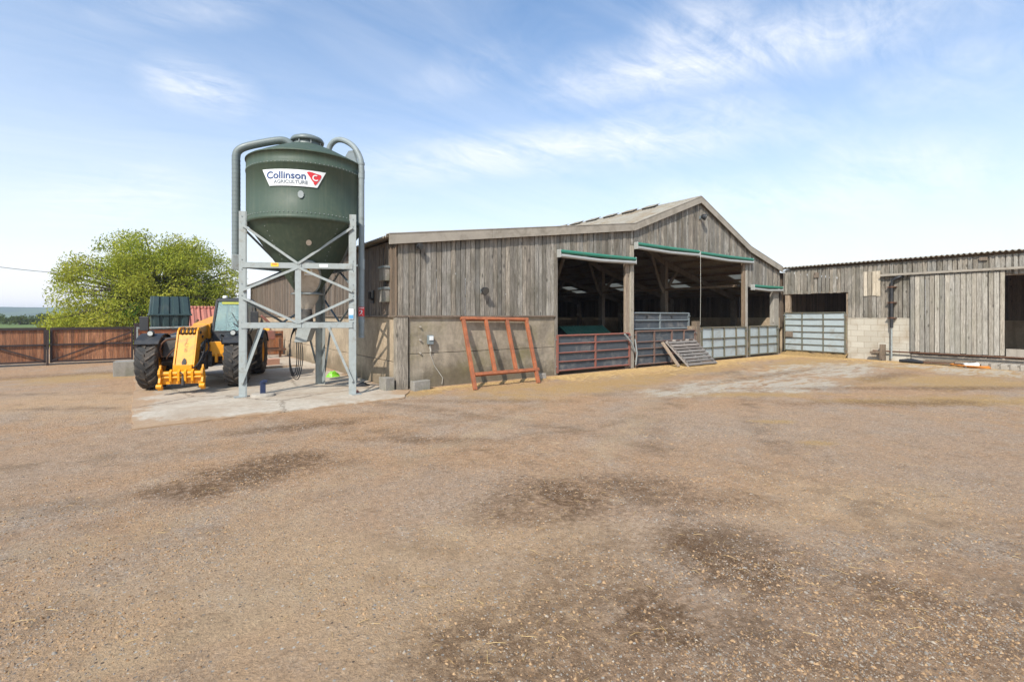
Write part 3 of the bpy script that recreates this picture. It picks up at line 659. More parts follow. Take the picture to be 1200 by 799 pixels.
# door posts on the front line
def post(x0, x1, y0, y1, z1, mat='post', z0=0, name='door_post'):
    m = MB(); m.cur = random.random(); m.box((x0, y0, z0), (x1, y1, z1)); return m.build(name, mat, barn, .012)
post(9.10, 9.20, BY0 - .04, BY0 + .12, 3.5, 'board')
post(12.10, 12.28, BY0 - .02, BY0 + .07, 3.38, 'post'); post(12.29, 12.47, BY0 - .055, BY0 + .03, 3.98, 'board_pale')
post(19.20, 19.38, BY0 - .02, BY0 + .07, 3.86, 'post'); post(19.39, 19.52, BY0 - .045, BY0 + .03, 3.86, 'board_pale')
post(21.72, 22.18, BY0 - .02, BY0 + .16, 2.86, 'board_pale')
post(15.62, 15.82, BY0 - .05, BY0 + .15, 1.32, 'post'); post(15.86, 16.08, BY0 - .10, BY0 + .12, 1.50, 'post'); post(16.12, 16.22, BY0 - .05, BY0 + .06, 1.28, 'board_pale')

# roller blinds
def roller(x0, x1, z, label):
    o = thing('roller_blind', label, 'roller blind', ((x0 + x1) / 2, BY0 - .12, z), 0, 'rolled blinds over the barn bays')
    m = MB(); m.tube([(x0, BY0 - .15, z + .07), ((x0 + x1) / 2, BY0 - .15, z + .062), (x1, BY0 - .15, z + .07)], .056, 14); m.build('blind_tube', 'greentube', o)
    m = MB(); m.tube([(x0 + .02, BY0 - .155, z - .05), ((x0 + x1) / 2, BY0 - .155, z - .085), (x1 - .02, BY0 - .155, z - .05)], .055, 14); m.build('bottom_tube', 'greytube', o)
    for x in (x0, x1):
        m = MB(); m.box((x - .018, BY0 - .20, z - .10), (x + .018, BY0 - .032, z + .13)); m.build('end_bracket', 'greytube', o, .01)
roller(9.18, 12.42, 3.46, 'green and grey rolled blind over the left bay, nearest the leaning orange frame')
roller(12.50, 15.92, 3.96, 'green and grey rolled blind, left half of the pair over the wide middle bay')
roller(15.98, 19.72, 3.93, 'green and grey rolled blind, right half of the pair over the wide middle bay')
roller(19.78, 22.20, 2.86, 'short green rolled blind over the narrow right bay beside the shed')
m = MB(); m.tube([(15.95, BY0 - .2, 3.86), (15.96, BY0 - .2, 2.6), (15.95, BY0 - .19, 1.35)], .007, 6)
solo(m, 'pull_rod', 'rope', 'thin pale winding rod hanging from the middle of the wide bay blind', 'rod')

# gates
def gate(name, label, x0, x1, z0, z1, rails, stiles, fmat, smat, y=BY0 - .09, r=.022, grp='cattle gates across the barn bays', sheet=True, axis='x', sub=None):
    P = (lambda a, b, c: (a, b, c)) if axis == 'x' else (lambda a, b, c: (b, a, c))
    o = thing(name, label, 'gate', P((x0 + x1) / 2, y, 0), 0, grp)
    m = MB()
    for k, z in enumerate(rails):
        rr = r if 0 < k < len(rails) - 1 else r * 1.25
        zs = [z + random.uniform(-.006, .006) for _ in range(3)]
        m.tube([P(x0, y, zs[0]), P((x0 + x1) / 2, y - random.uniform(0, .008), zs[1]), P(x1, y, zs[2])], rr, 8)
    split(m, 'rail', fmat, o)
    m = MB()
    for x in stiles: m.bar(P(x, y - .004, z0), P(x, y - .004, z1), r * 2.1, r * 2.1)
    for x in (x0, x1): m.bar(P(x, y - .002, z0 - .03), P(x, y - .002, z1), r * 2.4, r * 2.4)
    split(m, 'stile', fmat, o)
    if sheet:
        m = MB(); n = 10
        vs = []; d = .028
        for i in range(n + 1):
            for j in range(5):
                vs.append(P(x0 + .02 + (x1 - x0 - .04) * i / n, y + d + random.uniform(-.006, .006), z0 + (z1 - z0) * j / 4))
        k = len(vs); vs += [(p[0] + (0 if axis == 'x' else .004), p[1] + (.004 if axis == 'x' else 0), p[2]) for p in vs]
        fs = []
        for i in range(n):
            for j in range(4):
                a = i * 5 + j; fs += [(a, a + 5, a + 6, a + 1), (k + a, k + a + 1, k + a + 6, k + a + 5)]
        m.add(vs, fs, True); m.build('sheet_panel', smat, o)
    m = MB()
    for z in (z0 + .15, z1 - .12): m.tube([P(x0 - .06, y, z), P(x0 + .05, y, z)], .018, 6)
    m.tube([P(x1 - .12, y - .05, z1 - .1), P(x1 + .05, y - .05, z1 - .12)], .014, 6)
    split(m, 'latch', 'steel_dk', o)
    return o
gate('field_gate', 'red railed gate backed with dark grey sheet across the left bay', 9.14, 12.20, .10, 1.14, [.13, .38, .64, .90, 1.13], [10.66], 'redpaint', 'sheetdk')
gate('field_gate', 'red and brown railed gate with dark sheet behind the leaning slatted ramp', 12.52, 15.78, .08, 1.20, [.10, .38, .62, .84, 1.19], [13.45, 14.4, 15.1], 'brownred', 'sheetdk')
gate('field_gate', 'pale galvanised gate in a grid of bars right of the short wooden post', 16.2, 19.28, .08, 1.26, [.10, .50, .84, 1.25], [16.9, 17.7, 18.55], 'gframe', 'sheetlt')
gate('field_gate', 'narrow pale galvanised gate across the small right bay', 19.56, 21.9, .08, 1.26, [.10, .50, .84, 1.25], [20.3, 21.05], 'gframe', 'sheetlt')
rh = gate('raised_hurdle', 'dark sheeted hurdle with two round holes standing up behind the red and brown gate', 12.62, 15.72, 1.24, 1.80, [1.25, 1.54, 1.79], [14.05], 'steel_dk', 'sheetdk', y=BY0 + .14, grp='cattle gates across the barn bays')
m = MB()
for x in (13.4, 14.75): m.tube([(x, BY0 + .15, 1.665), (x, BY0 + .166, 1.665)], .05, 14)
split(m, 'round_hole', 'black', rh)
# gate draw bars at the mid post
m = MB(); m.tube([(11.85, BY0 - .2, 1.12), (12.15, BY0 - .22, .85), (12.34, BY0 - .2, .55)], .028, 8); m.tube([(12.34, BY0 - .2, .95), (12.42, BY0 - .22, .5), (12.38, BY0 - .2, .12)], .022, 8)
solo(m, 'gate_draw_bar', 'steel', 'bent steel draw bar hanging between the two red gates', 'bar')
# slatted ramp leaning on the gate
o = thing('slatted_ramp', 'grey slatted wooden ramp leaning against the red and brown gate', 'ramp', (15.2, 9.9, 0))
a0, a1 = G(807, 431), G(832, 427)
bl, br = Vector((14.22, 9.62, .02)), Vector((15.85, 9.62, .02)); tl, tr = Vector((14.0, 10.36, .82)), Vector((15.62, 10.36, .82))
m = MB()
for i in range(8):
    f0 = (i + .12) / 8; f1 = (i + .82) / 8; m.cur = random.random()
    nrm = (br - bl).cross(tl - bl).normalized() * .035
    if i == 7: nrm = nrm * 1.1
    q = [bl.lerp(tl, f0), br.lerp(tr, f0), br.lerp(tr, f1), bl.lerp(tl, f1)]
    m.hexa([p - nrm * .2 for p in q] + [p + nrm * .9 for p in q])
split(m, 'slat', 'slat', o, .006)
m = MB()
for f in (0.02, .5, .98): m.bar(bl.lerp(br, f) + Vector((0, .05, 0)), tl.lerp(tr, f) + Vector((0, .05, 0)), .06, .09)
m.bar(tl + Vector((.35, .0, -.1)), tl + Vector((.42, .0, .05)), .12, .05); m.bar(tr + Vector((-.5, .0, -.1)), tr + Vector((-.45, .0, .05)), .12, .05)
split(m, 'ramp_bearer', 'slat', o, .006)
m = MB(); m.cur = .3; m.bar((13.85, 9.78, .03), (13.78, 10.38, .80), .14, .03, (0, -1, 0))
solo(m, 'loose_plank', 'post', 'brown plank propped up beside the slatted ramp', 'plank')

# creep feeders inside
def feeder(x0, x1, y0, y1, zr, label):
    o = thing('livestock_feeder', label, 'feeder', ((x0 + x1) / 2, (y0 + y1) / 2, 0), 0, 'green roofed feeders inside the left bay')
    ym = (y0 + y1) / 2
    m = MB(); m.prism([(x0 + .1, y0 + .15, .2), (x0 + .1, y1 - .15, .2), (x0 + .1, y1 - .15, zr - .33), (x0 + .1, ym, zr - .06), (x0 + .1, y0 + .15, zr - .33)], (x1 - x0 - .2, 0, 0)); m.build('hopper', 'sheetdk', o)
    m = MB(); corr(m, (x0, ym, zr), (1, 0, 0), x1 - x0, (0, y0 - ym, -.34), 1, amp=.015); corr(m, (x0, ym, zr), (1, 0, 0), x1 - x0, (0, y1 - ym, -.34), 1, amp=.015); m.build('lid', 'greenroof', o)
    m = MB()
    for x in (x0 + .15, x1 - .15):
        for y in (y0 + .2, y1 - .2): m.box((x - .03, y - .03, 0), (x + .03, y + .03, .3))
    m.build('leg', 'steel_dk', o)
feeder(10.95, 13.1, 11.9, 13.0, 1.33, 'green ridge roofed feeder behind the left red gate')
feeder(8.1, 9.75, 11.7, 12.6, 1.34, 'green lidded feeder half hidden by the concrete wall')

# ---- fittings on the barn wall
def floodlight(x, y, z, label, s=1.0, d=(0, -1, -.4)):
    o = thing('wall_lamp', label, 'lamp', (x, y, z), 0, 'lamps fixed on the barn boards')
    m = MB(); m.bar((x, y, z), (x, y - .13 * s, z), .03 * s, .03 * s); m.box((x - .04 * s, y - .02, z - .05 * s), (x + .04 * s, y, z + .05 * s)); m.build('bracket', 'steel_dk', o)
    m = MB(); D = Vector(d).normalized(); c_ = Vector((x, y - .15 * s, z + .01)); m.tube([c_ - D * .09 * s, c_ - D * .05 * s, c_, c_ + D * .06 * s], [.03 * s, .075 * s, .085 * s, .10 * s], 16); m.build('lamp_body', 'black', o)
    m = MB(); m.tube([c_ + D * .06 * s, c_ + D * .068 * s], .088 * s, 16); m.build('lens', 'lensdk', o)
floodlight(6.62, fy - .01, 2.33, 'round black bulkhead lamp in the middle of the front boards', 1.0)
floodlight(4.85, fy - .01, 3.30, 'small dark lamp under the barge board near the barn corner', .8, (.4, -1, -.2))
floodlight(16.15, fy - .01, 5.32, 'dark floodlight high under the gable peak', 1.2, (.5, -1, -.5))
def wbox(x0, x1, y0, y1, z0, z1, name, mat, label, cat, extra=None, group=None):
    o = thing(name, label, cat, ((x0 + x1) / 2, (y0 + y1) / 2, z0), 0, group)
    m = MB(); m.box((x0, y0, z0), (x1, y1, z1)); m.build('housing', mat, o, .012)
    return o
o = wbox(5.10, 5.24, BY0 - .12, BY0 - .012, 1.02, 1.24, 'socket_box', 'steel_dk', 'grey weatherproof socket box on the concrete wall with a dangling cable', 'socket')
m = MB(); m.box((5.12, BY0 - .14, 1.12), (5.22, BY0 - .12, 1.22)); m.build('cover', 'white', o, .005)
m = MB(); m.tube([(5.17, BY0 - .06, 1.02), (5.18, BY0 - .04, .8), (5.3, BY0 - .03, .5), (5.52, BY0 - .03, .2), (5.50, BY0 - .03, .05)], .008, 6); m.tube([(5.17, BY0 - .05, 1.0), (5.19, BY0 - .05, .86)], .022, 8); m.build('cable', 'rope', o)
m = MB()
for z, lb in ((1.44, 'top'), (1.13, 'middle'), (.82, 'lowest')):
    m = MB(); m.tube([(4.93, BY0 - .05, z), (4.93, BY0, z)], .022, 10); solo(m, 'wall_bolt', 'concrete', lb + ' of the three pale bolt heads on the concrete wall near the corner', 'bolt', 'bolt heads on the concrete wall')

for z, lb in ((2.52, 'upper mossy meter box on the barn side boards'), (2.02, 'lower mossy meter box on the barn side boards')):
    o = wbox(BX0 - .17, BX0 - .02, 10.92, 11.22, z, z + .36, 'meter_box', M['block'], lb, 'box', group='meter boxes on the barn side')
    m = MB(); m.box((BX0 - .19, 10.90, z + .30), (BX0 - .02, 11.24, z + .345)); m.build('lid', 'steel_dk', o)
m = MB(); m.tube([(BX0 - .09, 11.06, 2.38), (BX0 - .09, 11.06, 2.52)], .035, 8); m.tube([(BX0 - .12, 11.07, 2.88), (BX0 - .12, 11.07, 3.3)], .012, 6)
solo(m, 'conduit', 'dark', 'dark conduit joining the two meter boxes', 'conduit')
m = MB(); m.tube([(BX0 - .03, 12.0, 2.1), (BX0 - .12, 12.0, 2.14), (BX0 - .12, 12.0, 2.3)], .04, 8); m.box((BX0 - .05, 11.94, 2.02), (BX0 - .02, 12.06, 2.34))
solo(m, 'alarm_sounder', 'black', 'small black fitting on the barn side boards beside the silo pipe', 'fitting')
# blocks at the foot of the corner
def block(x, y, sx, sy, sz, label, rz=0.0, mat='block', grp='loose blocks by the barn wall', z=0.0, name='concrete_block'):
    m = MB(); c_, s_ = math.cos(rz), math.sin(rz)
    P = [(-sx, -sy), (sx, -sy), (sx, sy), (-sx, sy)]; P = [(x + (a * c_ - b * s_) / 2, y + (a * s_ + b * c_) / 2) for a, b in P]
    j = lambda: random.uniform(-.01, .01)
    m.hexa([(a + j(), b + j(), z - .01) for a, b in P] + [(a + j(), b + j(), z + sz + j()) for a, b in P])
    return solo(m, name, mat, label, 'block', grp, .012)
block(4.15, 10.62, .22, .34, .30, 'grey block standing against the side wall just left of the corner post', .1)
block(4.82, 10.28, .42, .2, .22, 'long grey block lying right of the corner post', .05)
block(8.35, 10.22, .25, .16, .14, 'small pale block lying inside the feet of the orange frame', .2, 'concrete')
block(*G(147, 440), .50, .45, .42, 'big grey concrete block by the wooden gate, left of the telehandler', -.1)
# orange frame
o = thing('steel_frame', 'orange oxide painted rectangular steel frame with four uprights leaning on the concrete wall', 'frame', (6.8, 9.5, 0))
fl, fr = Vector((5.83, 9.52, 0.0)), Vector((7.72, 9.56, 0.0)); ftl, ftr = Vector((6.04, 10.44, 1.63)), Vector((8.00, 10.44, 1.60))
def fp(u, v): return (fl.lerp(fr, u)).lerp(ftl.lerp(ftr, u), v)
NU = (0, -.85, .5)
for u in (0.0, .335, .67, 1.0):
    m = MB(); m.bar(fp(u, 0.0 if u in (0, 1) else .225), fp(u, .985), .085, .075, NU); m.build('upright', 'oxide', o, .006)
m = MB(); m.bar(fp(-.035, 1.0), fp(1.03, 1.0), .075, .085, NU); m.build('top_rail', 'oxide', o, .006)
m = MB(); m.bar(fp(0.03, .20), fp(1.05, .20), .078, .085, NU); m.build('bottom_rail', 'oxide', o, .006)

# ================================================================== RIGHT SHED
SX = 22.36; SY0 = -3.5; SY1 = 10.42; SXB = 29.2
shed = thing('shed', 'low board clad shed with corrugated roof edge joined to the right end of the barn', 'shed', (SX, 4.0, 0))
m = MB()
board(m, 7.92, SY1, SX, 2.64, 3.70, axis='y'); board(m, 7.40, 7.92, SX, 1.62, 3.70, axis='y'); board(m, 5.88, 6.82, SX, 1.62, 3.70, axis='y')
board(m, 6.82, 7.40, SX, 1.62, 2.50, axis='y'); board(m, 6.82, 7.40, SX, 3.38, 3.70, axis='y')
board(m, 3.30, 5.88, SX, 3.1, 3.70, axis='y'); board(m, .2, 3.3, SX, 3.05, 3.70, axis='y'); board(m, SY0, .2, SX, .3, 3.70, axis='y')
m.build('cladding', 'board', shed)
m = MB(); board(m, 6.83, 7.39, SX - .028, 2.47, 3.42, axis='y'); m.build('repair_boards', 'board_new', shed)
m = MB(); m.box((SX + .0, 5.92, -.1), (SX + .14, 7.94, 1.62)); m.build('block_wall', 'blockwork', shed)
m = MB(); m.box((SX + .02, SY0, -.1), (SX + .20, 5.90, .30)); m.build('plinth', 'concrete', shed, .01)
m = MB(); m.box((SXB, SY0, -.1), (SXB + .1, SY1, 1.5)); m.box((SX + .3, SY1 + .20, -.1), (SXB, SY1 + .3, 1.3)); m.build('inner_wall', 'panelwall_side', shed)
m = MB(); gappy(m, SY0, SY1 + .3, SXB + .11, 1.4, 3.95, 'y'); m.box((SXB + .135, SY0, 1.4), (SXB + .15, 6.0, 3.95)); gappy(m, SX + .02, SXB, SY1 + .16, 1.2, 3.62, 'x'); m.build('inner_cladding', 'board_dark', shed)
m = MB(); corr(m, (SX - .16, SY0, 3.80), (0, 1, 0), SY1 - SY0 + .25, (SXB - SX + .5, 0, .35), 1, amp=.028); m.build('roof', 'roof', shed)
m = MB()
for X in (22.6, 24, 25.5, 27, 28.6): m.box((X - .04, SY0, 3.62), (X + .04, SY1, 3.74 + (X - SX) * .04))
m.box((SX + .05, 7.9, 0), (SX + .22, 8.0, 2.66)); m.box((SX + .05, SY1 - .25, 0), (SX + .2, SY1 - .05, 3.6)); m.box((SX + .03, 7.9, 2.64), (SX + .12, SY1, 2.74))
m.box((SX + .05, SY0, 3.02), (SX + .15, 5.9, 3.12))
split(m, 'timber_frame', 'post', shed)
dr = MB(); board(dr, 3.44, 5.93, SX - .10, .40, 3.16, axis='y', jit=.004); dr.build('sliding_door', 'board_pale', shed)
m = MB(); m.box((SX - .17, SY0, 3.20), (SX - .04, 6.80, 3.245)); m.box((SX - .175, SY0, 3.20), (SX - .16, 6.80, 3.275)); m.build('door_track', 'barge', shed)
m = MB(); m.tube([(SX - .12, SY0, .34), (SX - .12, 7.05, .36)], .028, 8); m.build('bottom_guide_rail', 'rust', shed)
m = MB(); m.box((SX - .06, 3.85, 3.55), (SX - .025, 4.05, 3.66)); m.box((SX - .06, 8.98, 3.30), (SX - .025, 9.16, 3.52)); split(m, 'eaves_plate', 'board_dark', shed)
# rainwater pipe
o = thing('drain_pipe', 'black plastic drain pipe with a bent top on the shed boards beside the block wall', 'pipe', (SX - .12, 6.5, 1.3))
m = MB(); px = SX - .13; py = 6.45
m.tube([(SX + .02, py - .3, 3.16), (px, py - .26, 3.15), (px, py - .14, 3.10), (px, py - .02, 3.02), (px, py, 2.85), (px, py, 2.2), (px, py, 1.25)], .055, 12); m.build('pipe', 'black', o)
for z in (2.78, 2.2, 1.62):
    m = MB(); m.tube([(px, py, z - .03), (px, py, z + .03)], .068, 12); m.box((px - .03, py - .14, z - .015), (SX - .01, py + .14, z + .015)); m.build('pipe_clip', 'rust', o)
m = MB(); m.tube([(px, py, 1.25), (px, py, .1)], .03, 8); m.build('lower_pipe', 'steel', o)
m = MB(); m.cur = .4; m.box((SX - .30, 6.62, 0), (SX - .14, 6.78, .62)); m.bar((SX - .24, 6.6, .34), (SX - .24, 7.1, .30), .08, .08)
solo(m, 'stub_post', 'post', 'short brown post at the end of the door guide rail below the drain pipe', 'post', bevel=.01)
# shed gate
gate('sheeted_gate', 'tall pale blue grey sheeted gate with eighteen framed panels across the shed opening', 8.0, 10.34, .20, 1.84, [.21, .48, .75, 1.02, 1.29, 1.56, 1.83], [8.8, 9.62], 'gframe', 'sheetlt', y=SX - .06, r=.018, axis='y', grp='cattle gates across the barn bays')
m = MB(); m.box((SX - .12, 9.98, .78), (SX - .09, 10.28, 1.02)); solo(m, 'latch_board', 'board_dark', 'small brown square board fixed on the tall sheeted gate', 'board')
# manure ridge under the shed gate
m = MB(); n = 30
vs = []; 
for i in range(n + 1):
    y = 7.9 + 2.5 * i / n; h = .12 + .07 * random.random()
    for dx, hz in ((-.42, -.02), (-.22, h * .6), (-.02, h), (.3, h * .8), (.6, -.02)): vs.append((SX + dx + random.uniform(-.03, .03), y, hz))
m.add(vs, [(i * 5 + j, (i + 1) * 5 + j, (i + 1) * 5 + j + 1, i * 5 + j + 1) for i in range(n) for j in range(4)], True)
t = NT('trodden_straw_heap'); ob_ = t.obj(); nn = t.noise(ob_, 22, 7, 0.75, 1.5)
M['heap'] = t.out(t.mix(t.ramp(nn, .35, .6), (0.10, 0.06, 0.03), (0.46, 0.29, 0.11)), .9, 0, t.bump(nn, 1, .04))
tag(m.build('straw_heap', 'heap'), 'trodden straw ridge under the tall sheeted gate', 'straw', kind='stuff')
# junk along the shed
def at_shed(px_, zz, dx=0):   # point on plane X = SX - dx seen at pixel column
    tt = (px_ - 600) / F; s_ = (SX - dx) / (FW[0] + RT[0] * tt); return (SX - dx, s_ * (FW[1] + RT[1] * tt), zz)
for i, (a, b, dx, z, lb) in enumerate(((1062, 1118, .42, .07, 'brown plank lying nearest the drain pipe at the foot of the sliding door'), (1066, 1150, .56, .06, 'longest brown plank lying flat in front of the sliding door'), (1085, 1143, .42, .14, 'upper brown plank resting on the others below the sliding door'))):
    m = MB(); m.cur = random.random(); m.bar(at_shed(a, z, dx), at_shed(b, z + .03, dx + .12), .15, .045); solo(m, 'loose_plank', ('post', 'rust', 'post')[i], lb, 'plank', 'planks below the sliding door')
m = MB(); a = at_shed(1066, .08, .6); m.tube([(a[0], a[1] + .3, .07), (a[0], a[1] - .05, .09), (a[0] - .05, a[1] - .4, .06)], [.05, .09, .05], 8); solo(m, 'black_bag', 'black', 'crumpled black bag beside the plank pile', 'bag')
m = MB(); c0 = at_shed(1146, 0, .85)
for k in range(3):
    rr = .30 + .06 * k; m.tube([(c0[0] + .8 * rr * math.cos(q * PI / 8), c0[1] + rr * 1.15 * math.sin(q * PI / 8) + .1 * k, .03 + .025 * k) for q in range(17)], .018, 6)
solo(m, 'hose_coil', 'orangep', 'orange hose coiled on the ground in front of the sliding door', 'hose')
o = thing('plastic_can', 'white plastic can with a dark stripe lying on the orange hose coil', 'can', at_shed(1136, .05, 1.0))
c1 = at_shed(1138, .11, 1.0)
m = MB(); m.bar((c1[0] - .08, c1[1] + .17, .09), (c1[0] + .08, c1[1] - .17, .12), .20, .12); m.build('can_body', 'white', o, .03)
m = MB(); m.bar((c1[0] - .03, c1[1] + .07, .165), (c1[0] + .04, c1[1] - .07, .178), .09, .02); m.build('stripe', 'dark', o)
o = thing('cattle_grid_slab', 'pale ribbed concrete slab lying by the shed doorway at the right edge', 'slab', at_shed(1185, 0, .6))
m = MB()
for k in range(12):
    y = 3.85 - k * .22; m.cur = random.random(); m.box((SX - .95, y - .16, .0), (SX - .35, y, .17))
m.box((SX - .92, 1.1, .0), (SX - .38, 3.84, .09)); m.build('slab', 'concrete', o, .015)
m = MB(); m.box((SX - .02, .3, .32), (SX + .12, 3.42, .62))
m.build('door_kerb', 'concrete', shed)

# ================================================================== SILO
SC = Vector((2.64, 11.48, 0))
silo = thing('feed_silo', 'dark green round feed silo on three galvanised legs with curved filling pipes', 'silo', SC)
TR = 1.21
def lathe_part(name, mat, prof, seg=64, parent=None):
    m = MB(); m.lathe(prof, SC, seg); return m.build(name, mat, parent or silo)
drum = lathe_part('drum', 'green', [(TR - .006, 3.64), (TR + .012, 3.64), (TR + .012, 3.72), (TR, 3.725), (TR, 4.74), (TR + .008, 4.745), (TR + .008, 4.80), (TR, 4.805), (TR, 5.0), (TR + .02, 5.0), (TR + .02, 5.02), (TR - .02, 5.05)])
for q, z in ((0, 3.77), (1, 4.775)):
    m = MB()
    for k in range(90):
        an = 2 * PI * k / 90; r0 = TR + .006
        m.lathe([(.0001, .012), (.007, .008), (.010, 0)], (0, 0, 0), 6)
        for i in range(len(m.v) - 18, len(m.v)):
            a, b, c_ = m.v[i]; m.v[i] = (SC.x + (r0 + c_) * math.cos(an) - a * math.sin(an), SC.y + (r0 + c_) * math.sin(an) + a * math.cos(an), z + b)
    m.build('rivet_row', 'steel', drum)
hop = lathe_part('hopper', 'green', [(TR - .01, 3.66), (TR - .05, 3.60), (.62, 2.82), (.24, 2.22), (.22, 2.18)])
m = MB()
for an in (-1.25, 0.3, -2.6):
    for k in range(14):
        f = .06 + k * .065; r0 = TR - .05 + (.24 - TR + .05) * f; z = 3.60 + (2.22 - 3.60) * f
        m.lathe([(.0001, .010), (.007, .006), (.009, 0)], (0, 0, 0), 6)
        for i in range(len(m.v) - 18, len(m.v)):
            a, b, c_ = m.v[i]; m.v[i] = (SC.x + (r0 + c_) * math.cos(an) - a * math.sin(an), SC.y + (r0 + c_) * math.sin(an) + a * math.cos(an), z + b)
m.build('seam_rivets', 'steel', hop)
lathe_part('domed_roof', 'green', [(TR, 5.03), (1.0, 5.15), (.7, 5.305), (.42, 5.43), (.33, 5.46)])
lathe_part('neck', 'duct', [(.30, 5.42), (.30, 5.56), (.28, 5.56)], 32)
lathe_part('lid', 'duct', [(.28, 5.55), (.345, 5.55), (.355, 5.59), (.32, 5.645), (.22, 5.69), (.0001, 5.71)], 32)
m = MB()
for k in range(8):
    an = k * PI / 4; m.bar(SC + Vector((.315 * math.cos(an), .315 * math.sin(an), 5.47)), SC + Vector((.315 * math.cos(an), .315 * math.sin(an), 5.56)), .02, .02)
m.build('lid_clip', 'steel', silo)
lathe_part('outlet_collar', 'steel', [(.22, 2.24), (.34, 2.19), (.34, 2.17), (.2, 2.17)], 32)
lathe_part('outlet_funnel', 'cream', [(.24, 2.165), (.23, 2.08), (.11, 1.86), (.09, 1.82)], 32)
# legs
LEGS = [Vector((1.30, 11.42, 0)), Vector((3.365, 10.38, 0)), Vector((3.22, 12.50, 0))]
LEGT = 3.86
out = [(l - SC).normalized() for l in LEGS]
def facedir(a, b): return (b - a).normalized()
for i, l in enumerate(LEGS):
    m = MB()
    n1 = facedir(l, LEGS[(i + 1) % 3]); n2 = facedir(l, LEGS[(i + 2) % 3])
    # folded angle section: two flanges meeting at the outer corner
    for d in (n1, n2):
        fw_ = .065 if i < 2 else .10
        c_ = l + d * fw_ + out[i] * .01
        w = d * fw_; th = Vector((-d.y, d.x, 0)) * .004
        if th.dot(out[i]) < 0: th = -th
        z0, z1 = Vector((0, 0, .02)), Vector((0, 0, LEGT))
        m.hexa([c_ - w - th + z0, c_ + w - th + z0, c_ + w + th + z0, c_ - w + th + z0, c_ - w - th + z1, c_ + w - th + z1, c_ + w + th + z1, c_ - w + th + z1])
        e = c_ + w * 1.0; inn = -out[i] * .02
        m.hexa([e + z0, e + d * .006 + z0, e + d * .006 + inn + z0, e + inn + z0, e + z1, e + d * .006 + z1, e + d * .006 + inn + z1, e + inn + z1])
    m.box((l.x - .10, l.y - .10, .022), (l.x + .10, l.y + .10, .036))
    lg = m.build('leg', 'steel', silo)
    m = MB()
    for z in (3.75, 3.6, 2.86, 2.66, 2.36, 2.12, 1.56, 1.44, .3):
        for d in (n1, n2):
            sd = Vector((-d.y, d.x, 0));
            if sd.dot(out[i]) < 0: sd = -sd
            p = l + d * .06 + out[i] * .01 + sd * .004 + Vector((0, 0, z)); m.tube([p, p + sd * .012], .012, 6, smooth=False)
    split(m, 'bolt', 'steel_dk', lg)
ZU, ZL = 2.75, 1.50
for i in range(3):
    a, b = LEGS[i], LEGS[(i + 1) % 3]; d = facedir(a, b); nrm = Vector((-d.y, d.x, 0))
    if nrm.dot(a - SC) < 0: nrm = -nrm
    o_ = nrm * .022
    a2, b2 = a + d * .06 + o_, b - d * .06 + o_; mid = (a + b) / 2 + o_
    V = lambda p, z, k=0: (p.x + nrm.x * k, p.y + nrm.y * k, z)
    for z in (ZU, ZL):
        m = MB(); m.bar(V(a2, z), V(b2, z), .012, .11); m.bar(V(a2, z + .055, -.02), V(b2, z + .055, -.02), .045, .008); m.bar(V(a2, z - .055, -.02), V(b2, z - .055, -.02), .045, .008)
        m.build('cross_beam', 'steel', silo)
    m = MB(); m.bar(V(mid, ZL - .02, .012), V(mid, ZU + .06, .012), .10, .012, (d.x, d.y, 0)) if False else m.bar(V(mid, ZL - .05, .014), V(mid, ZU + .06, .014), .012, .12, nrm.cross(Vector((0, 0, 1))))
    i == 0 and m.build('upright_strut', 'steel', silo)
    for (p, zp, q, zq) in ((a2, 3.58, mid, ZU + .04), (b2, 3.58, mid, ZU + .04), (mid, ZU - .04, a2, 2.22), (mid, ZU - .04, b2, 2.22), (a2, 2.08, mid, ZL + .05), (b2, 2.08, mid, ZL + .05),
                           (a2.lerp(b2, .18), ZL - .04, a2, .30), (b2.lerp(a2, .22), ZL - .04, b2, .30)):
        m = MB(); m.bar(V(p, zp, .03), V(q, zq, .03), .05, .006, nrm); m.bar(V(p, zp, .012), V(q, zq, .012), .006, .036, nrm)
        m.build('brace', 'steel' if i == 0 else 'steel_dk', silo)
# filling pipes
def bez(pts, n=8):
    """Catmull-Rom through pts"""
    P = [Vector(p) for p in pts]; P = [P[0] * 2 - P[1]] + P + [P[-1] * 2 - P[-2]]; o = []
    for i in range(1, len(P) - 2):
        for k in range(n):
            u = k / n; a, b, c_, d = P[i - 1:i + 3]
            o.append(.5 * ((2 * b) + (c_ - a) * u + (2 * a - 5 * b + 4 * c_ - d) * u * u + (3 * b - a - 3 * c_ + d) * u ** 3))
    o.append(P[-2]); return o
LP = Vector((1.28, 11.78, 0))
m = MB(); path = bez([(LP.x, LP.y, 2.72), (LP.x, LP.y, 3.6), (LP.x, LP.y, 4.7), (LP.x, LP.y, 5.06), (LP.x + .04, LP.y - .02, 5.20), (LP.x + .18, LP.y - .08, 5.30), (LP.x + .50, LP.y - .18, 5.42), (LP.x + .78, LP.y - .27, 5.50), (LP.x + .92, LP.y - .31, 5.50), (LP.x + 1.02, LP.y - .34, 5.42), (LP.x + 1.06, LP.y - .35, 5.25)], 6)
m.tube(path, .082, 18); fp1 = m.build('filling_pipe', 'duct', silo)
m = MB()
for k in range(26):
    z = 2.75 + k * .093; m.tube([(LP.x, LP.y, z), (LP.x, LP.y, z + .012)], .0855, 18)
for k in range(30, len(path) - 3, 2):
    pass
m.build('pipe_rib', 'duct', fp1)
m = MB(); m.box((LP.x - .10, LP.y - .19, 2.66), (LP.x + .12, LP.y - .11, 2.98)); m.build('control_plate', 'steel', silo, .01)
RP = Vector((3.55, 10.56, 0)); rt = Vector((3.02, 11.30, 0))
dv = (rt - RP)
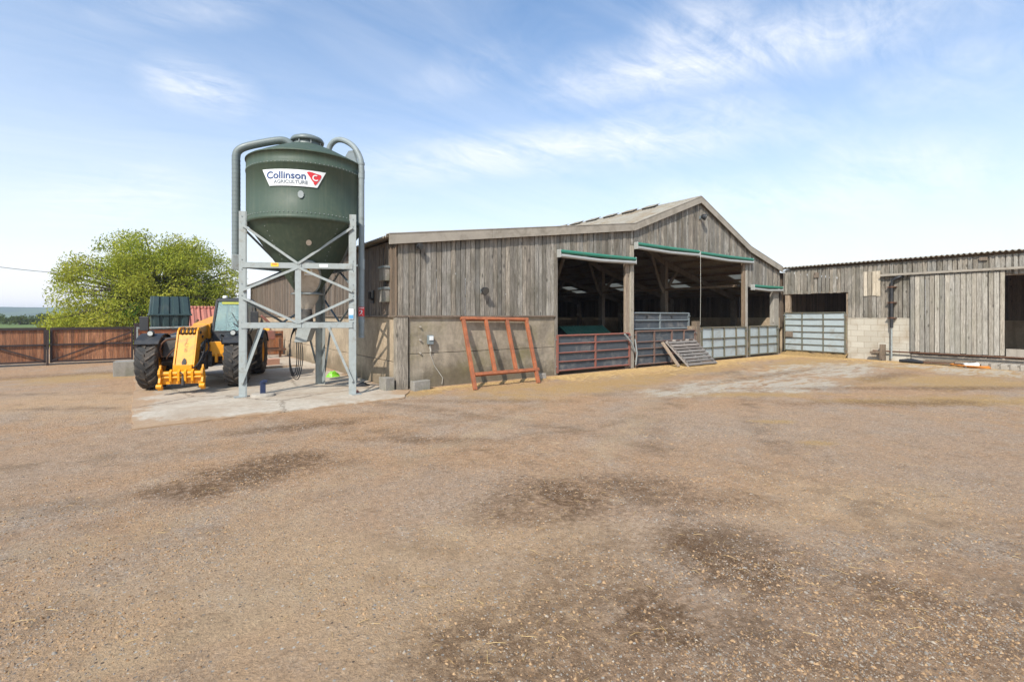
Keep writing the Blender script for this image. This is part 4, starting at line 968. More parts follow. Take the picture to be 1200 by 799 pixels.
m = MB(); path = bez([(RP.x, RP.y, 1.22), (RP.x, RP.y, 2.5), (RP.x, RP.y, 4.4), (RP.x, RP.y, 4.95), tuple(RP + dv * .05 + Vector((0, 0, 5.18))), tuple(RP + dv * .22 + Vector((0, 0, 5.42))), tuple(RP + dv * .48 + Vector((0, 0, 5.58))), tuple(RP + dv * .72 + Vector((0, 0, 5.62))), tuple(RP + dv * .9 + Vector((0, 0, 5.52))), tuple(RP + dv + Vector((0, 0, 5.30)))], 7)
m.tube(path, .062, 18); bp = m.build('blower_pipe', M['ductlt'], silo)
for z, r_, h in ((4.70, .070, .10), (2.72, .072, .22), (1.55, .070, .06), (5.0, .07, .05)):
    m = MB(); m.tube([(RP.x, RP.y, z), (RP.x, RP.y, z + h)], r_, 18); m.build('pipe_coupling', M['ductlt'], bp)
m = MB(); m.bar((3.40, 10.72, 2.8), (RP.x, RP.y, 2.8), .03, .04); m.bar((3.4, 10.72, 4.3), (RP.x, RP.y, 4.3), .03, .04)
bk = RP + dv * .30
m.hexa([tuple(RP + dv * f + Vector((s_ * .02, 0, z))) for s_, f, z in ((-1, .10, 5.02), (1, .10, 5.02), (1, .55, 5.10), (-1, .55, 5.10), (-1, .22, 5.34), (1, .22, 5.34), (1, .35, 5.34), (-1, .35, 5.34))])
m.build('pipe_bracket', 'steel_dk', silo)
# signs: everything on the drum wraps around it
th0 = math.atan2(-SC.y, -SC.x)          # towards the viewer
def on_drum(x, y, z, zc=4.40, off=.0, a=0.0): 
    an = th0 + a + x / TR; r_ = TR + .014 + off + z; return (SC.x + r_ * math.cos(an), SC.y + r_ * math.sin(an), zc + y)
SA = -.225; ZC = 4.445
def sheet_on_drum(poly_fn, nxs, nys, off, th=.004):
    m = MB(); vs = []
    for j in range(nys + 1):
        for i in range(nxs + 1):
            x, y = poly_fn(i / nxs, j / nys); vs.append(on_drum(x, y, 0, ZC, off, SA))
    m.add(vs, [(j * (nxs + 1) + i, j * (nxs + 1) + i + 1, (j + 1) * (nxs + 1) + i + 1, (j + 1) * (nxs + 1) + i) for j in range(nys) for i in range(nxs)], True)
    return m
HW, HB, HH = .62, .455, .165
sign = sheet_on_drum(lambda u, v: ((u * 2 - 1) * (HB + (HW - HB) * v), (v * 2 - 1) * HH), 24, 3, .004).build('name_board', 'white', drum)
text_mesh('Collinson', .195, lambda x, y, z: on_drum(x - .13, y + .04, z, ZC, .009, SA), .004, 1.02).build('lettering', 'bluesign', drum)
text_mesh('AGRICULTURE', .094, lambda x, y, z: on_drum(x - .04, y - .085, z, ZC, .009, SA), .004, 1.03).build('lettering', 'greysign', drum)
# red swoosh emblem: curved wedge with an open ring
m = MB()
def arc(cx, cy, r_, a0, a1, n): return [(cx + r_ * math.cos(R(a0 + (a1 - a0) * i / n)), cy + r_ * math.sin(R(a0 + (a1 - a0) * i / n))) for i in range(n + 1)]
ex, ey = .39, .015
shape1 = [(-.13, .11), (-.09, .125), (-.02, .115), (.05, .095), (.13, .085), (.142, .06), (.13, .02), (.09, -.05), (.05, -.11), (.025, -.135), (.0, -.11), (.0, -.085)] + [(-.04, -.04), (-.07, .02), (-.10, .06)]
def fill(poly, off):
    m_ = MB(); m_.add([on_drum(ex + x, ey + y, 0, ZC, off, SA) for x, y in poly], [tuple(range(len(poly)))]); return m_
fill(shape1, .011).build('emblem', 'redsign', drum)
ou = arc(.035, .01, .062, 60, 320, 18); inn_ = arc(.035, .01, .040, 60, 320, 18)
m = MB(); m.add([on_drum(ex + x, ey + y, 0, ZC, .015, SA) for x, y in ou + inn_], [(i, i + 1, 19 + i + 1, 19 + i) for i in range(18)]); m.build('emblem_ring', 'white', drum)
# gauge windows on drum and hopper
m = MB()
for k in range(10): m.add([on_drum(-.06 + .022 * (k % 2) + random.uniform(-.02, .02) + .05, .1 - k * .02, .006 + .002 * k, 4.17, .002, SA) for _ in range(1)] , [])
g = []
for k in range(20): g.append((.05 * math.cos(2 * PI * k / 20) * (1 + .2 * (k % 2)), .075 * math.sin(2 * PI * k / 20)))
m = MB(); m.add([on_drum(x, y, 0, 4.12, .006, -.10) for x, y in g], [tuple(range(20))]); m.build('sight_glass', 'steel', drum)
hd = Vector((math.cos(th0 + .03), math.sin(th0 + .03), 0)); r0 = .93
sl = Vector((hd.x * (TR - .05 - .24), hd.y * (TR - .05 - .24), 3.60 - 2.22)).normalized(); side = Vector((-hd.y, hd.x, 0)); nn_ = side.cross(sl).normalized()
if nn_.dot(hd) < 0: nn_ = -nn_
def on_cone(f, x, y, k=.012): return tuple(SC + hd * (.24 + (TR - .05 - .24) * f) + Vector((0, 0, 2.22 + 1.38 * f)) + side * x + sl * y + nn_ * k)
m = MB(); m.add([on_cone(.72, .055 * math.cos(q * PI / 8), .065 * math.sin(q * PI / 8)) for q in range(16)], [tuple(range(16))]); m.build('sight_glass', 'cream', hop)
# inspection hatch on lower hopper
def cone_disc(f, rx, ry, k, k2, mat, name, n=24):
    m = MB(); P = [((rx * math.cos(2 * PI * q / n)), (ry * math.sin(2 * PI * q / n) * (1 if math.sin(2 * PI * q / n) > 0 else 1.0))) for q in range(n)]
    m.prism([on_cone(f, x, y, k) for x, y in P], nn_ * (k2 - k)); return m.build(name, mat, hop)
cone_disc(.22, .27, .42, -.10, .045, 'steel_dk', 'hatch_rim'); cone_disc(.22, .235, .38, .046, .052, 'cream', 'hatch_cover')
m = MB(); m.prism([on_cone(.33, x, y, .056) for x, y in ((-.08, -.10), (.08, -.10), (.08, .10), (-.08, .10))], nn_ * .004); m.build('warning_plate', 'white', hop)
m = MB(); m.prism([on_cone(.33, x, y, .062) for x, y in ((-.072, -.04), (.072, -.04), (0, .088))], nn_ * .002); m.build('warning_triangle', 'yellowsign', hop)
m = MB(); m.prism([on_cone(.33, x, y, .0655) for x, y in ((-.012, -.005), (.012, -.005), (.009, .05), (-.009, .05))], nn_ * .001); m.prism([on_cone(.33, x, y, .0655) for x, y in ((-.010, -.03), (.010, -.03), (.010, -.013), (-.010, -.013))], nn_ * .001); m.build('warning_mark', 'black', hop)
# plates on the upper beam, red number plate on the blower pipe
d0 = facedir(LEGS[0], LEGS[1]); n0 = Vector((d0.y, -d0.x, 0)); 
if n0.dot(LEGS[0] - SC) < 0: n0 = -n0
def plate(u, z, w, h, mat, name, k=.034):
    c_ = LEGS[0].lerp(LEGS[1], u) + n0 * k + Vector((0, 0, z)); m = MB(); m.hexa([c_ + d0 * sx_ * w / 2 + n0 * ny_ + Vector((0, 0, sz_ * h / 2)) for sz_ in (-1, 1) for sx_, ny_ in ((-1, 0), (1, 0), (1, -.004), (-1, -.004))]); return m.build(name, mat, silo)
plate(.30, ZU + .01, .15, .075, 'yellowsign', 'beam_label'); plate(.72, ZU + .005, .17, .06, 'white', 'beam_label')
plate(.30, ZU + .02, .10, .018, 'redsign', 'beam_label_print', .036)
vd = Vector((-RP.x, -RP.y, 0)).normalized()
def on_pipe(x, y, z, zc, off): 
    an = math.atan2(-RP.y, -RP.x) + x / .062; r_ = .0625 + off + z; return (RP.x + r_ * math.cos(an), RP.y + r_ * math.sin(an), zc + y)
m = MB(); m.add([on_pipe((i / 8 - .5) * .16, (j - .5) * .20, 0, 1.79, .004) for j in range(2) for i in range(9)], [(i, i + 1, 9 + i + 1, 9 + i) for i in range(8)], True); m.build('number_plate', 'redsign', bp)
text_mesh('2', .15, lambda x, y, z: on_pipe(x - .01, y, z, 1.765, .007), .002).build('lettering', 'white', bp)
m = MB(); m.add([on_pipe((i / 8 - .5) * .10, (j - .5) * .012, 0, 1.866, .006) for j in range(2) for i in range(9)], [(i, i + 1, 9 + i + 1, 9 + i) for i in range(8)], True); m.build('number_plate_line', 'white', bp)
l1 = LEGS[1]; m = MB(); c_ = l1 - d0 * .09 + n0 * .03 + Vector((0, 0, 1.74)); m.hexa([c_ + d0 * a + n0 * b + Vector((0, 0, z)) for z in (-.11, .11) for a, b in ((-.05, 0), (.05, 0), (.05, -.004), (-.05, -.004))]); m.build('leg_sticker', 'white', silo)
m = MB(); m.hexa([c_ + d0 * a + n0 * (b + .003) + Vector((0, 0, z)) for z in (-.10, -.02) for a, b in ((-.045, 0), (.045, 0), (.045, -.002), (-.045, -.002))]); m.build('leg_sticker_band', paint('sky_blue_print', (.10, .30, .50), .5), silo)
# auger boot under the outlet
m = MB(); b0 = SC + Vector((-.02, -.05, 0))
m.tube([b0 + Vector((0, 0, 1.84)), b0 + Vector((0, -.01, 1.55))], [.10, .13], 14); m.build('outlet_boot', 'dark', silo)
m = MB(); rr_ = Vector((RT[0], RT[1], 0)); ff_ = Vector((FW[0], FW[1], 0))
c0 = b0 + rr_ * -.02
q = [c0 - rr_ * .10 - ff_ * .15, c0 + rr_ * .22 - ff_ * .15, c0 + rr_ * .22 + ff_ * .15, c0 - rr_ * .10 + ff_ * .15]
m.hexa([p + Vector((0, 0, 1.50)) for p in q][::1] and [q[0] + Vector((0, 0, 1.12)) - rr_ * .1, q[1] + Vector((0, 0, 1.12)) - rr_ * .15, q[2] + Vector((0, 0, 1.14)) - rr_ * .15, q[3] + Vector((0, 0, 1.14)) - rr_ * .1, q[0] + Vector((0, 0, 1.56)), q[1] + Vector((0, 0, 1.56)), q[2] + Vector((0, 0, 1.56)), q[3] + Vector((0, 0, 1.56))])
m.build('slide_chute', 'steel', silo, .008)

# things around the silo
o = thing('marker_post', 'short navy blue post on a round concrete base beside the front left silo leg', 'post', G(308, 466) + (0.022,))
x, y = G(308, 465); m = MB(); m.lathe([(.0001, .06), (.20, .055), (.23, .04), (.24, .0)], (x, y, .02), 28); m.build('base_disc', 'concrete', o)
m = MB(); m.box((x - .05, y - .04, .07), (x + .05, y + .03, .34)); m.bar((x + .03, y - .05, .30), (x + .03, y - .05, .36), .10, .03); m.build('post', 'navy', o, .008)
def rumple(name, mat, x, y, sx, sy, sz, label, cat, n=10, seed=1):
    rr = random.Random(seed); m = MB(); vs = [(x, y, sz)]
    for j in range(1, 5):
        for i in range(n):
            a = 2 * PI * i / n; k = j / 4; vs.append((x + sx * k * math.cos(a) * rr.uniform(.8, 1.2), y + sy * k * math.sin(a) * rr.uniform(.8, 1.2), max(0.0, sz * (1 - k * k) * rr.uniform(.6, 1.25)) + .022))
    fs = [(0, 1 + i, 1 + (i + 1) % n) for i in range(n)]
    for j in range(3):
        for i in range(n): a = 1 + j * n + i; b = 1 + j * n + (i + 1) % n; fs.append((a, a + n, b + n, b))
    m.add(vs, fs); return solo(m, name, mat, label, cat)
x, y = G(390, 442); rumple('plastic_sack', 'lime', x, y, .19, .15, .15, 'crumpled bright lime green plastic sack at the wall behind the silo', 'sack', seed=3)
x, y = G(424, 453); rumple('dark_sack', 'black', x, y, .20, .14, .08, 'flat black sack on the pad near the right silo leg', 'sack', seed=5)
x, y = G(417, 461); rumple('brick_rubble', 'redpaint', x, y, .09, .06, .06, 'red brick rubble at the foot of the right silo leg', 'rubble', seed=8)
# cable looped over the silo's rear beam, yellow hose on the wall
m = MB()
for k in range(4):
    cx = 2.50 + .03 * k; cy = 12.12 + .02 * k; w_ = .08 + .025 * k
    m.tube(bez([(cx, cy, 1.46), (cx - w_, cy, 1.15), (cx - w_ * 1.1, cy, .62 - .06 * k), (cx, cy, .36 - .05 * k), (cx + w_ * .7, cy, .66), (cx + w_ * .5, cy, 1.15), (cx + .02, cy, 1.46)], 4), .011, 6)
solo(m, 'cable_coil', 'black', 'black cable loops hanging from the rear beam of the silo stand', 'cable')
m = MB()
for k in range(5):
    cy = 26.6 + .25 * k; m.tube(bez([(BX0 - .10, cy, 1.35), (BX0 - .14, cy - .6, .95), (BX0 - .12, cy + .15, .35 - .05 * k), (BX0 - .12, cy + .6, .8), (BX0 - .10, cy + .1, 1.33)], 4), .03, 6)
solo(m, 'yellow_hose', M['yellow'], 'yellow hose hung in loops on the far side wall behind the telehandler', 'hose')
x, y = G(316, 428); block(x - .1, y, .75, .35, .22, 'pinkish stone block on the pad behind the silo', .3, 'pink', 'stones by the side wall')
x, y = G(330, 431); block(x - .1, y, 1.2, .3, .07, 'flat brown timber baulk lying by the side wall', .2, 'post', 'stones by the side wall', name='timber_baulk')
# red implement leaning by the wall, far
o = thing('red_implement', 'red painted farm implement frame standing behind the telehandler by the wall', 'implement', (3.45, 21.5, 0))
m = MB()
m.box((3.1, 21.35, .75), (3.7, 21.65, 1.10)); m.bar((3.1, 21.5, 1.2), (2.9, 21.5, 1.75), .12, .12); m.bar((3.7, 21.5, 1.2), (3.2, 21.5, 1.72), .1, .1); m.build('hood', 'redpaint', o, .03)
m = MB()
for xx in (3.1, 3.9): m.bar((xx, 21.5, 0), (xx, 21.5, .8), .08, .08)
m.bar((2.9, 21.4, .3), (4.1, 21.4, .35), .08, .08); m.build('stand', 'rust', o)

# ================================================================== TELEHANDLER
TRZ = R(-17); TP = (0.68, 13.62, 0.022)
tele = thing('telehandler', 'yellow and black telehandler with chevron tyres parked facing the viewer', 'telehandler', TP, TRZ)
def tyre_parts(x, y, first=None):
    r_, w = .625, .42
    if first:
        cp = first.copy(); COL.objects.link(cp); cp.parent = tele; cp.location = (x, y, r_)
        for ch in list(first.children):
            c = ch.copy(); COL.objects.link(c); c.parent = cp
            for g_ in list(ch.children): d = g_.copy(); COL.objects.link(d); d.parent = c
        return cp
    m = L(); m.lathe([(.30, -.16), (.40, -w / 2 + .01), (.50, -w / 2), (r_ - .05, -w / 2 + .015), (r_ - .028, -w / 2 + .05), (r_ - .022, 0), (r_ - .028, w / 2 - .05), (r_ - .05, w / 2 - .015), (.50, w / 2), (.40, w / 2 - .01), (.30, .16), (.30, -.16)], (0, 0, 0), 48, axis='x')
    wh = m.build('wheel', 'rubber', tele); wh.location = (x, y, r_)
    WM[wh.name] = Matrix()
    m = L(); N = 20
    for k in range(N):
        for sg in (-1, 1):
            a0 = 2 * PI * (k + (.5 if sg > 0 else 0)) / N
            pts = [(0.012, a0 + .0, r_ - .03, r_), (w * .22, a0 + .10, r_ - .03, r_), (w * .42, a0 + .24, r_ - .04, r_ - .012), (w * .505, a0 + .34, r_ - .10, r_ - .06)]
            vs = []
            for (xx, a, ri, ro) in pts:
                for rr, da in ((ri, -.062), (ri, .062), (ro, .045), (ro, -.045)):
                    aa = -(a + da); vs.append((sg * xx, rr * math.sin(aa), -rr * math.cos(aa)))
            fs = [(0, 1, 2, 3), (12, 15, 14, 13)]
            for i in range(3):
                for j in range(4): fs.append((i * 4 + j, i * 4 + (j + 1) % 4, i * 4 + 4 + (j + 1) % 4, i * 4 + 4 + j))
            m.add(vs, fs)
    tr = m.build('tread', 'lug', wh)
    m = L(); m.lathe([(.0001, -.10), (.14, -.10), (.16, -.06), (.25, -.05), (.305, -.16), (.31, -.16), (.31, .16), (.305, .16), (.25, .05), (.16, .06), (.14, .12), (.0001, .12)], (0, 0, 0), 32, axis='x'); m.build('rim', 'yellow', wh)
    return wh
w0 = tyre_parts(-.85, 0)
tyre_parts(.85, 0, w0); tyre_parts(-.85, 2.6, w0); tyre_parts(.85, 2.6, w0)
def part(name, mat, fn, bevel=.012, parent=tele):
    m = L(); fn(m); return m.build(name, mat, parent, bevel)
part('chassis', 'dark', lambda m: (m.box((-.38, -.35, .50), (.38, 3.2, .86)), m.box((-.30, -.5, .45), (.30, -.3, .8)), m.box((-.62, .5, .55), (-.38, 2.0, .8)), m.box((.38, .6, .45), (.9, 2.0, .80))))
part('axle', 'dark', lambda m: (m.tube([(-.68, 0, .62), (.68, 0, .62)], .10, 12), m.tube([(-.2, 0, .62), (.2, 0, .62)], .19, 12), m.tube([(-.66, -.12, .62), (.66, -.12, .62)], .03, 8)), 0)
part('axle', 'dark', lambda m: m.tube([(-.68, 2.6, .62), (.68, 2.6, .62)], .10, 12), 0)
# fenders
def fender(m, x0, x1, y, r_=.69, a0=42, a1=150):
    n = 10; vs = []
    for i in range(n + 1):
        a = R(a0 + (a1 - a0) * i / n)
        for xx, rr in ((x0, r_ - .03), (x0, r_), (x1, r_), (x1, r_ - .03)):
            vs.append((xx, y - rr * math.cos(a) * 1.02, .585 + rr * math.sin(a)))
    fs = [(0, 1, 2, 3), (n * 4 + 3, n * 4 + 2, n * 4 + 1, n * 4)]
    for i in range(n):
        for j in range(4): fs.append((i * 4 + j, i * 4 + (j + 1) % 4, i * 4 + 4 + (j + 1) % 4, i * 4 + 4 + j))
    m.add(vs, fs)
for sx_ in (-1, 1):
    a_, b_ = sorted((sx_ * .62, sx_ * 1.08))
    part('mudguard', 'black', lambda m: (fender(m, a_, b_, 0), m.bar((sx_ * .64, -.38, 1.05), (sx_ * .64, -.34, .75), .03, .05)), .012)
    part('mudguard', 'black', lambda m: fender(m, a_, b_, 2.6), .012)
# bonnet side (image left) and engine pod
part('bonnet', 'black', lambda m: (m.hexa([(-.92, .75, .80), (-.30, .75, .80), (-.30, 3.1, .80), (-.92, 3.1, .80), (-.90, .80, 1.18), (-.30, .80, 1.26), (-.30, 3.0, 1.45), (-.88, 3.0, 1.40)]), m.box((-.70, -.1, 1.02), (-.28, .8, 1.16))), .04)
part('front_panel', 'dark', lambda m: (m.hexa([(-.62, -.30, .74), (-.28, -.30, .74), (-.28, .3, .74), (-.62, .3, .74), (-.62, -.22, 1.18), (-.28, -.22, 1.16), (-.28, .3, 1.16), (-.62, .3, 1.18)])), .03)
# cab
part('cab_body', 'black', lambda m: (m.hexa([(.24, .30, .60), (.98, .30, .60), (.98, 1.85, .60), (.24, 1.85, .60), (.21, .38, 1.30), (.98, .38, 1.30), (.98, 1.85, 1.30), (.21, 1.85, 1.30)])), .03)
def cabframe(m):
    A = {'fl': ((.22, .40, 1.28), (.29, .56, 2.07)), 'fr': ((.98, .40, 1.28), (.93, .56, 2.07)), 'bl': ((.22, 1.83, 1.28), (.29, 1.70, 2.07)), 'br': ((.98, 1.83, 1.28), (.93, 1.70, 2.07))}
    for k in A: m.bar(A[k][0], A[k][1], .055, .055, (0, 1, 0))
    m.bar(A['fl'][0], A['fr'][0], .05, .06); m.bar(A['bl'][0], A['br'][0], .05, .05)
    for a, b in (('fl', 'bl'), ('fr', 'br')): m.bar(A[a][0], A[b][0], .05, .05)
part('cab_pillar', 'black', cabframe, .01)
part('cab_roof', 'black', lambda m: m.hexa([(.26, .50, 2.04), (.96, .50, 2.04), (.96, 1.76, 2.04), (.26, 1.76, 2.04), (.31, .56, 2.12), (.91, .56, 2.12), (.91, 1.70, 2.12), (.31, 1.70, 2.12)]), .025)
part('roof_strip', paint('roof_strip_print', (.42, .42, .05), .5, 0, .4, 30), lambda m: m.hexa([(.40, .515, 1.97), (.88, .515, 1.97), (.88, .53, 1.97), (.40, .53, 1.97), (.40, .525, 2.02), (.88, .525, 2.02), (.88, .54, 2.02), (.40, .54, 2.02)]), 0)
def pane(name, q): 
    m = L(); q = [Vector(p) for p in q]; n_ = (q[1] - q[0]).cross(q[3] - q[0]).normalized() * .006; m.hexa([p - n_ for p in q] + [p + n_ for p in q]); return m.build(name, 'glass', tele)
pane('windscreen', [(.25, .405, 1.31), (.95, .405, 1.31), (.90, .555, 2.04), (.32, .555, 2.04)])
pane('side_window', [(.99, .44, 1.31), (.99, 1.80, 1.31), (.935, 1.68, 2.04), (.935, .58, 2.04)])
pane('side_window', [(.21, .44, 1.31), (.21, 1.80, 1.31), (.285, 1.68, 2.04), (.285, .58, 2.04)])
pane('rear_window', [(.25, 1.82, 1.31), (.95, 1.82, 1.31), (.90, 1.70, 2.04), (.32, 1.70, 2.04)])
part('driver_seat', 'seat', lambda m: (m.box((.48, 1.15, 1.15), (.82, 1.5, 1.42)), m.hexa([(.48, 1.44, 1.40), (.82, 1.44, 1.40), (.82, 1.56, 1.40), (.48, 1.56, 1.40), (.53, 1.52, 1.95), (.77, 1.52, 1.95), (.77, 1.60, 1.95), (.53, 1.60, 1.95)])), .04)
def steer(m):
    pts = [(.63 + .17 * math.cos(k * PI / 8), .88 + .10 * math.sin(k * PI / 8), 1.52 + .13 * math.sin(k * PI / 8)) for k in range(17)]
    m.tube(pts, .014, 6); m.tube([(.63, .88, 1.52), (.63, .72, 1.25)], .03, 8); m.bar((.46, .88, 1.52), (.8, .88, 1.52), .03, .01)
part('steering_wheel', 'black', steer, 0)
part('wiper', 'black', lambda m: (m.bar((.88, .39, 1.33), (.62, .47, 1.75), .014, .014, (0, 1, 0)), m.bar((.84, .385, 1.36), (.66, .42, 1.50), .02, .012, (0, 1, 0)), m.bar((.74, .40, 1.42), (.92, .50, 1.98), .012, .012, (0, 1, 0))), 0)
part('beacon', 'white', lambda m: m.lathe([(.055, 0), (.06, .03), (.05, .055), (.0001, .07)], (.45, .62, 2.117), 14), 0)
part('grab_rail', 'black', lambda m: (m.tube(bez([(1.0, .42, 1.3), (1.08, .36, 1.5), (1.09, .40, 1.9), (1.0, .58, 2.0)], 4), .014, 6), m.tube(bez([(.62, -.3, 1.0), (.56, -.36, 1.12), (.50, -.1, 1.22), (.48, .3, 1.18)], 4), .02, 6)), 0)
# mirrors and lamps
for (mx_, my_, mz_) in ((-1.02, -.12, 1.50), (1.16, .25, 1.62)):
    part('mirror', 'black', lambda m: (m.box((mx_ - .085, my_, mz_ - .16), (mx_ + .085, my_ + .07, mz_ + .16)), m.tube([(mx_, my_ + .07, mz_ - .1), (mx_ * .9, my_ + .25, 1.25), (mx_ * .8, .4, 1.12)], .016, 6)), .03)
for hx in (-.84, .80):
    hl = part('headlight', 'black', lambda m: (m.tube([(hx, -.14, 1.29), (hx, -.22, 1.29), (hx, -.30, 1.28)], [.04, .062, .066], 16), m.box((hx - .02, -.24, 1.18), (hx + .02, -.2, 1.27))), 0)
    m = L(); m.tube([(hx, -.298, 1.28), (hx, -.308, 1.28)],   .052, 16); m.build('lens', 'lens', hl, .004)
# boom: box section running back between bonnet and cab
def boomf(m):
    m.hexa([(-.14, -.35, 1.08), (.14, -.35, 1.08), (.14, 2.9, 1.38), (-.14, 2.9, 1.38), (-.14, -.35, 1.40), (.14, -.35, 1.40), (.14, 2.9, 1.72), (-.14, 2.9, 1.72)])
boom = part('boom', 'yellow', boomf, .012)
part('boom_outer', 'yellow', lambda m: m.hexa([(-.18, .35, 1.12), (.19, .35, 1.12), (.19, 2.95, 1.34), (-.18, 2.95, 1.34), (-.18, .35, 1.49), (.19, .35, 1.49), (.19, 2.95, 1.76), (-.18, 2.95, 1.76)]), .012)
part('boom_decal', 'black', lambda m: (m.hexa([(.191, .5, 1.28), (.196, .5, 1.28), (.196, .8, 1.31), (.191, .8, 1.31), (.191, .5, 1.40), (.196, .5, 1.40), (.196, .8, 1.43), (.191, .8, 1.43)])), 0)
# gooseneck: two side cheeks and a front plate sloping down to the hitch
def cheek(m, x0):
    P = [(-.30, 1.43), (-.62, 1.42), (-.74, 1.34), (-1.02, .62), (-1.04, .34), (-.90, .28), (-.78, .55), (-.50, 1.06), (-.25, 1.10)]
    m.prism([(x0, y, z) for y, z in P], (.035, 0, 0))
part('boom_nose', 'yellow', lambda m: (cheek(m, -.20), cheek(m, .165)), .006, boom)
part('nose_plate', 'yellow', lambda m: (m.hexa([(-.165, -1.005, .60), (.165, -1.005, .60), (.165, -.97, .60), (-.165, -.97, .60), (-.165, -.745, 1.27), (.165, -.745, 1.27), (.165, -.71, 1.27), (-.165, -.71, 1.27)]), m.hexa([(-.14, -.72, 1.30), (.14, -.72, 1.30), (.14, -.4, 1.36), (-.14, -.4, 1.36), (-.14, -.66, 1.36), (.14, -.66, 1.36), (.14, -.4, 1.42), (-.14, -.4, 1.42)])), .008, boom)
part('nose_slot', 'dark', lambda m: (m.prism([(x, -1.012 + .385 * (z - .60), z) for x, z in ((-.03, .61), (.03, .61), (.045, .66), (.03, .73), (0, .76), (-.03, .73), (-.045, .66))], (0, -.006, .002)),), 0, boom)
def jl(x, y, z): # letters running down the plate
    yy = y; return (.0 + x * 1.0, -1.008 + .388 * (1.00 + yy - .60) - z, 1.00 + yy)
for i_, ch in enumerate('JCB'):
    mm = text_mesh(ch, .11, lambda x, y, z: (-.0 + x, -1.011 + .388 * ((1.14 - .105 * i_ + y) - .60) - z * .5, 1.14 - .105 * i_ + y), .004); mm.local = True
    mm.build('lettering', paint('faded_lettering', (.42, .20, .03), .5), boom)
for q_ in range(4):
    part('hose_guide', 'dark', lambda m: m.tube(bez([(-.11 + .073 * q_, -.70, 1.24), (-.11 + .073 * q_, -.78, 1.31), (-.11 + .073 * q_, -.70, 1.385), (-.11 + .073 * q_, -.45, 1.40)], 4), .014, 6), 0, boom)
# hitch carriage
def hitch(m):
    m.tube([(-.38, -1.12, .45), (.38, -1.12, .45)], .05, 12); m.box((-.37, -1.10, .22), (.37, -1.04, .34)); m.tube([(-.36, -1.14, .37), (.36, -1.14, .37)], .03, 8); m.box((-.16, -1.06, .30), (.16, -.96, .62))
car = part('hitch_carriage', 'yellow', hitch, .006)
for xx in (-.39, -.20, -.05, .07, .20, .39):
    big = abs(xx) > .38
    def side_(m, dz=.07):
        P = [(-1.22, .46), (-1.13, .52), (-1.05, .44), (-1.00, .28), (-1.02, .13), (-1.16, .11), (-1.22, .20), (-1.18, .30), (-1.24, .38)] if big else [(-1.20, .42), (-1.12, .47), (-1.05, .42), (-1.02, .20), (-1.10, .15), (-1.18, .22)]
        m.prism([(xx - .022, y, z + dz) for y, z in P], (.044, 0, 0))
        if big:
            m.bar((xx, -1.14, .55), (xx, -1.12, .63), .035, .035); m.tube([(xx - .05, -1.20, .19), (xx + .05, -1.20, .19)], .05, 12)
            m.tube([(xx - .04, -1.12, .14), (xx + .04, -1.12, .14)], .04, 10)
    part('hitch_plate', 'yellow', side_, .005, car)
part('hitch_cylinder', 'dark', lambda m: (m.tube([(.03, -1.17, .20), (.03, -1.15, .40)], .035, 10), m.tube([(-.10, -1.15, .44), (-.04, -1.16, .48), (.05, -1.15, .42)], .02, 6)), 0, car)
part('hydraulic_hose', 'black', lambda m: (m.tube(bez([(.25, -.4, 1.1), (.31, -.7, .9), (.27, -.95, .65), (.2, -1.08, .55)], 5), .018, 6), m.tube(bez([(.24, -.2, 1.15), (.34, -.45, .95), (.30, -.75, .72), (.24, -.98, .62)], 5), .016, 6)), 0, boom)
part('tilt_ram', 'steel', lambda m: (m.tube([(0, -.3, .80), (0, -.9, .72)], .045, 10), m.tube([(0, .3, .88), (0, -.35, .81)], .07, 12)), 0, boom)
for (py_, pz_) in ((-.58, 1.30), (-.92, .55), (-.42, 1.20)):
    part('pivot_pin', 'dark', lambda m: m.tube([(-.225, py_, pz_), (.225, py_, pz_)], .035, 12), 0, boom)
part('hose_run', 'rust', lambda m: (m.tube(bez([(-.60, -.34, .74), (-.62, -.40, .95), (-.52, -.42, 1.12), (-.34, -.30, 1.16)], 4), .02, 6), m.tube(bez([(-.52, -.32, .70), (-.44, -.45, .80), (-.30, -.50, .95), (-.20, -.45, 1.05)], 4), .016, 6)), 0)

# yellow side steps / outrigger mount on the right of the boom
part('side_bracket', 'yellow', lambda m: (m.box((.19, -.22, .78), (.36, .30, 1.04)), m.box((.34, -.34, .78), (.64, -.28, 1.08)), m.box((.34, -.32, .74), (.70, -.16, .79)), m.bar((.62, -.31, .62), (.62, -.31, 1.10), .05, .05), m.box((.44, -.37, .60), (.50, -.30, .80))), .01)
part('step', 'dark', lambda m: (m.box((.62, .62, .42), (1.04, 1.4, .47)), m.bar((.64, .62, .42), (.64, .62, .75), .04, .04)), 0)
part('lift_ram', 'steel', lambda m: m.tube([(-.02, .55, .92), (-.02, 1.6, 1.25)], .06, 10), 0)
part('exhaust', 'rust', lambda m: m.tube([(-.62, 2.4, 1.25), (-.62, 2.4, 1.50), (-.62, 2.48, 1.56)], .035, 10), 0)

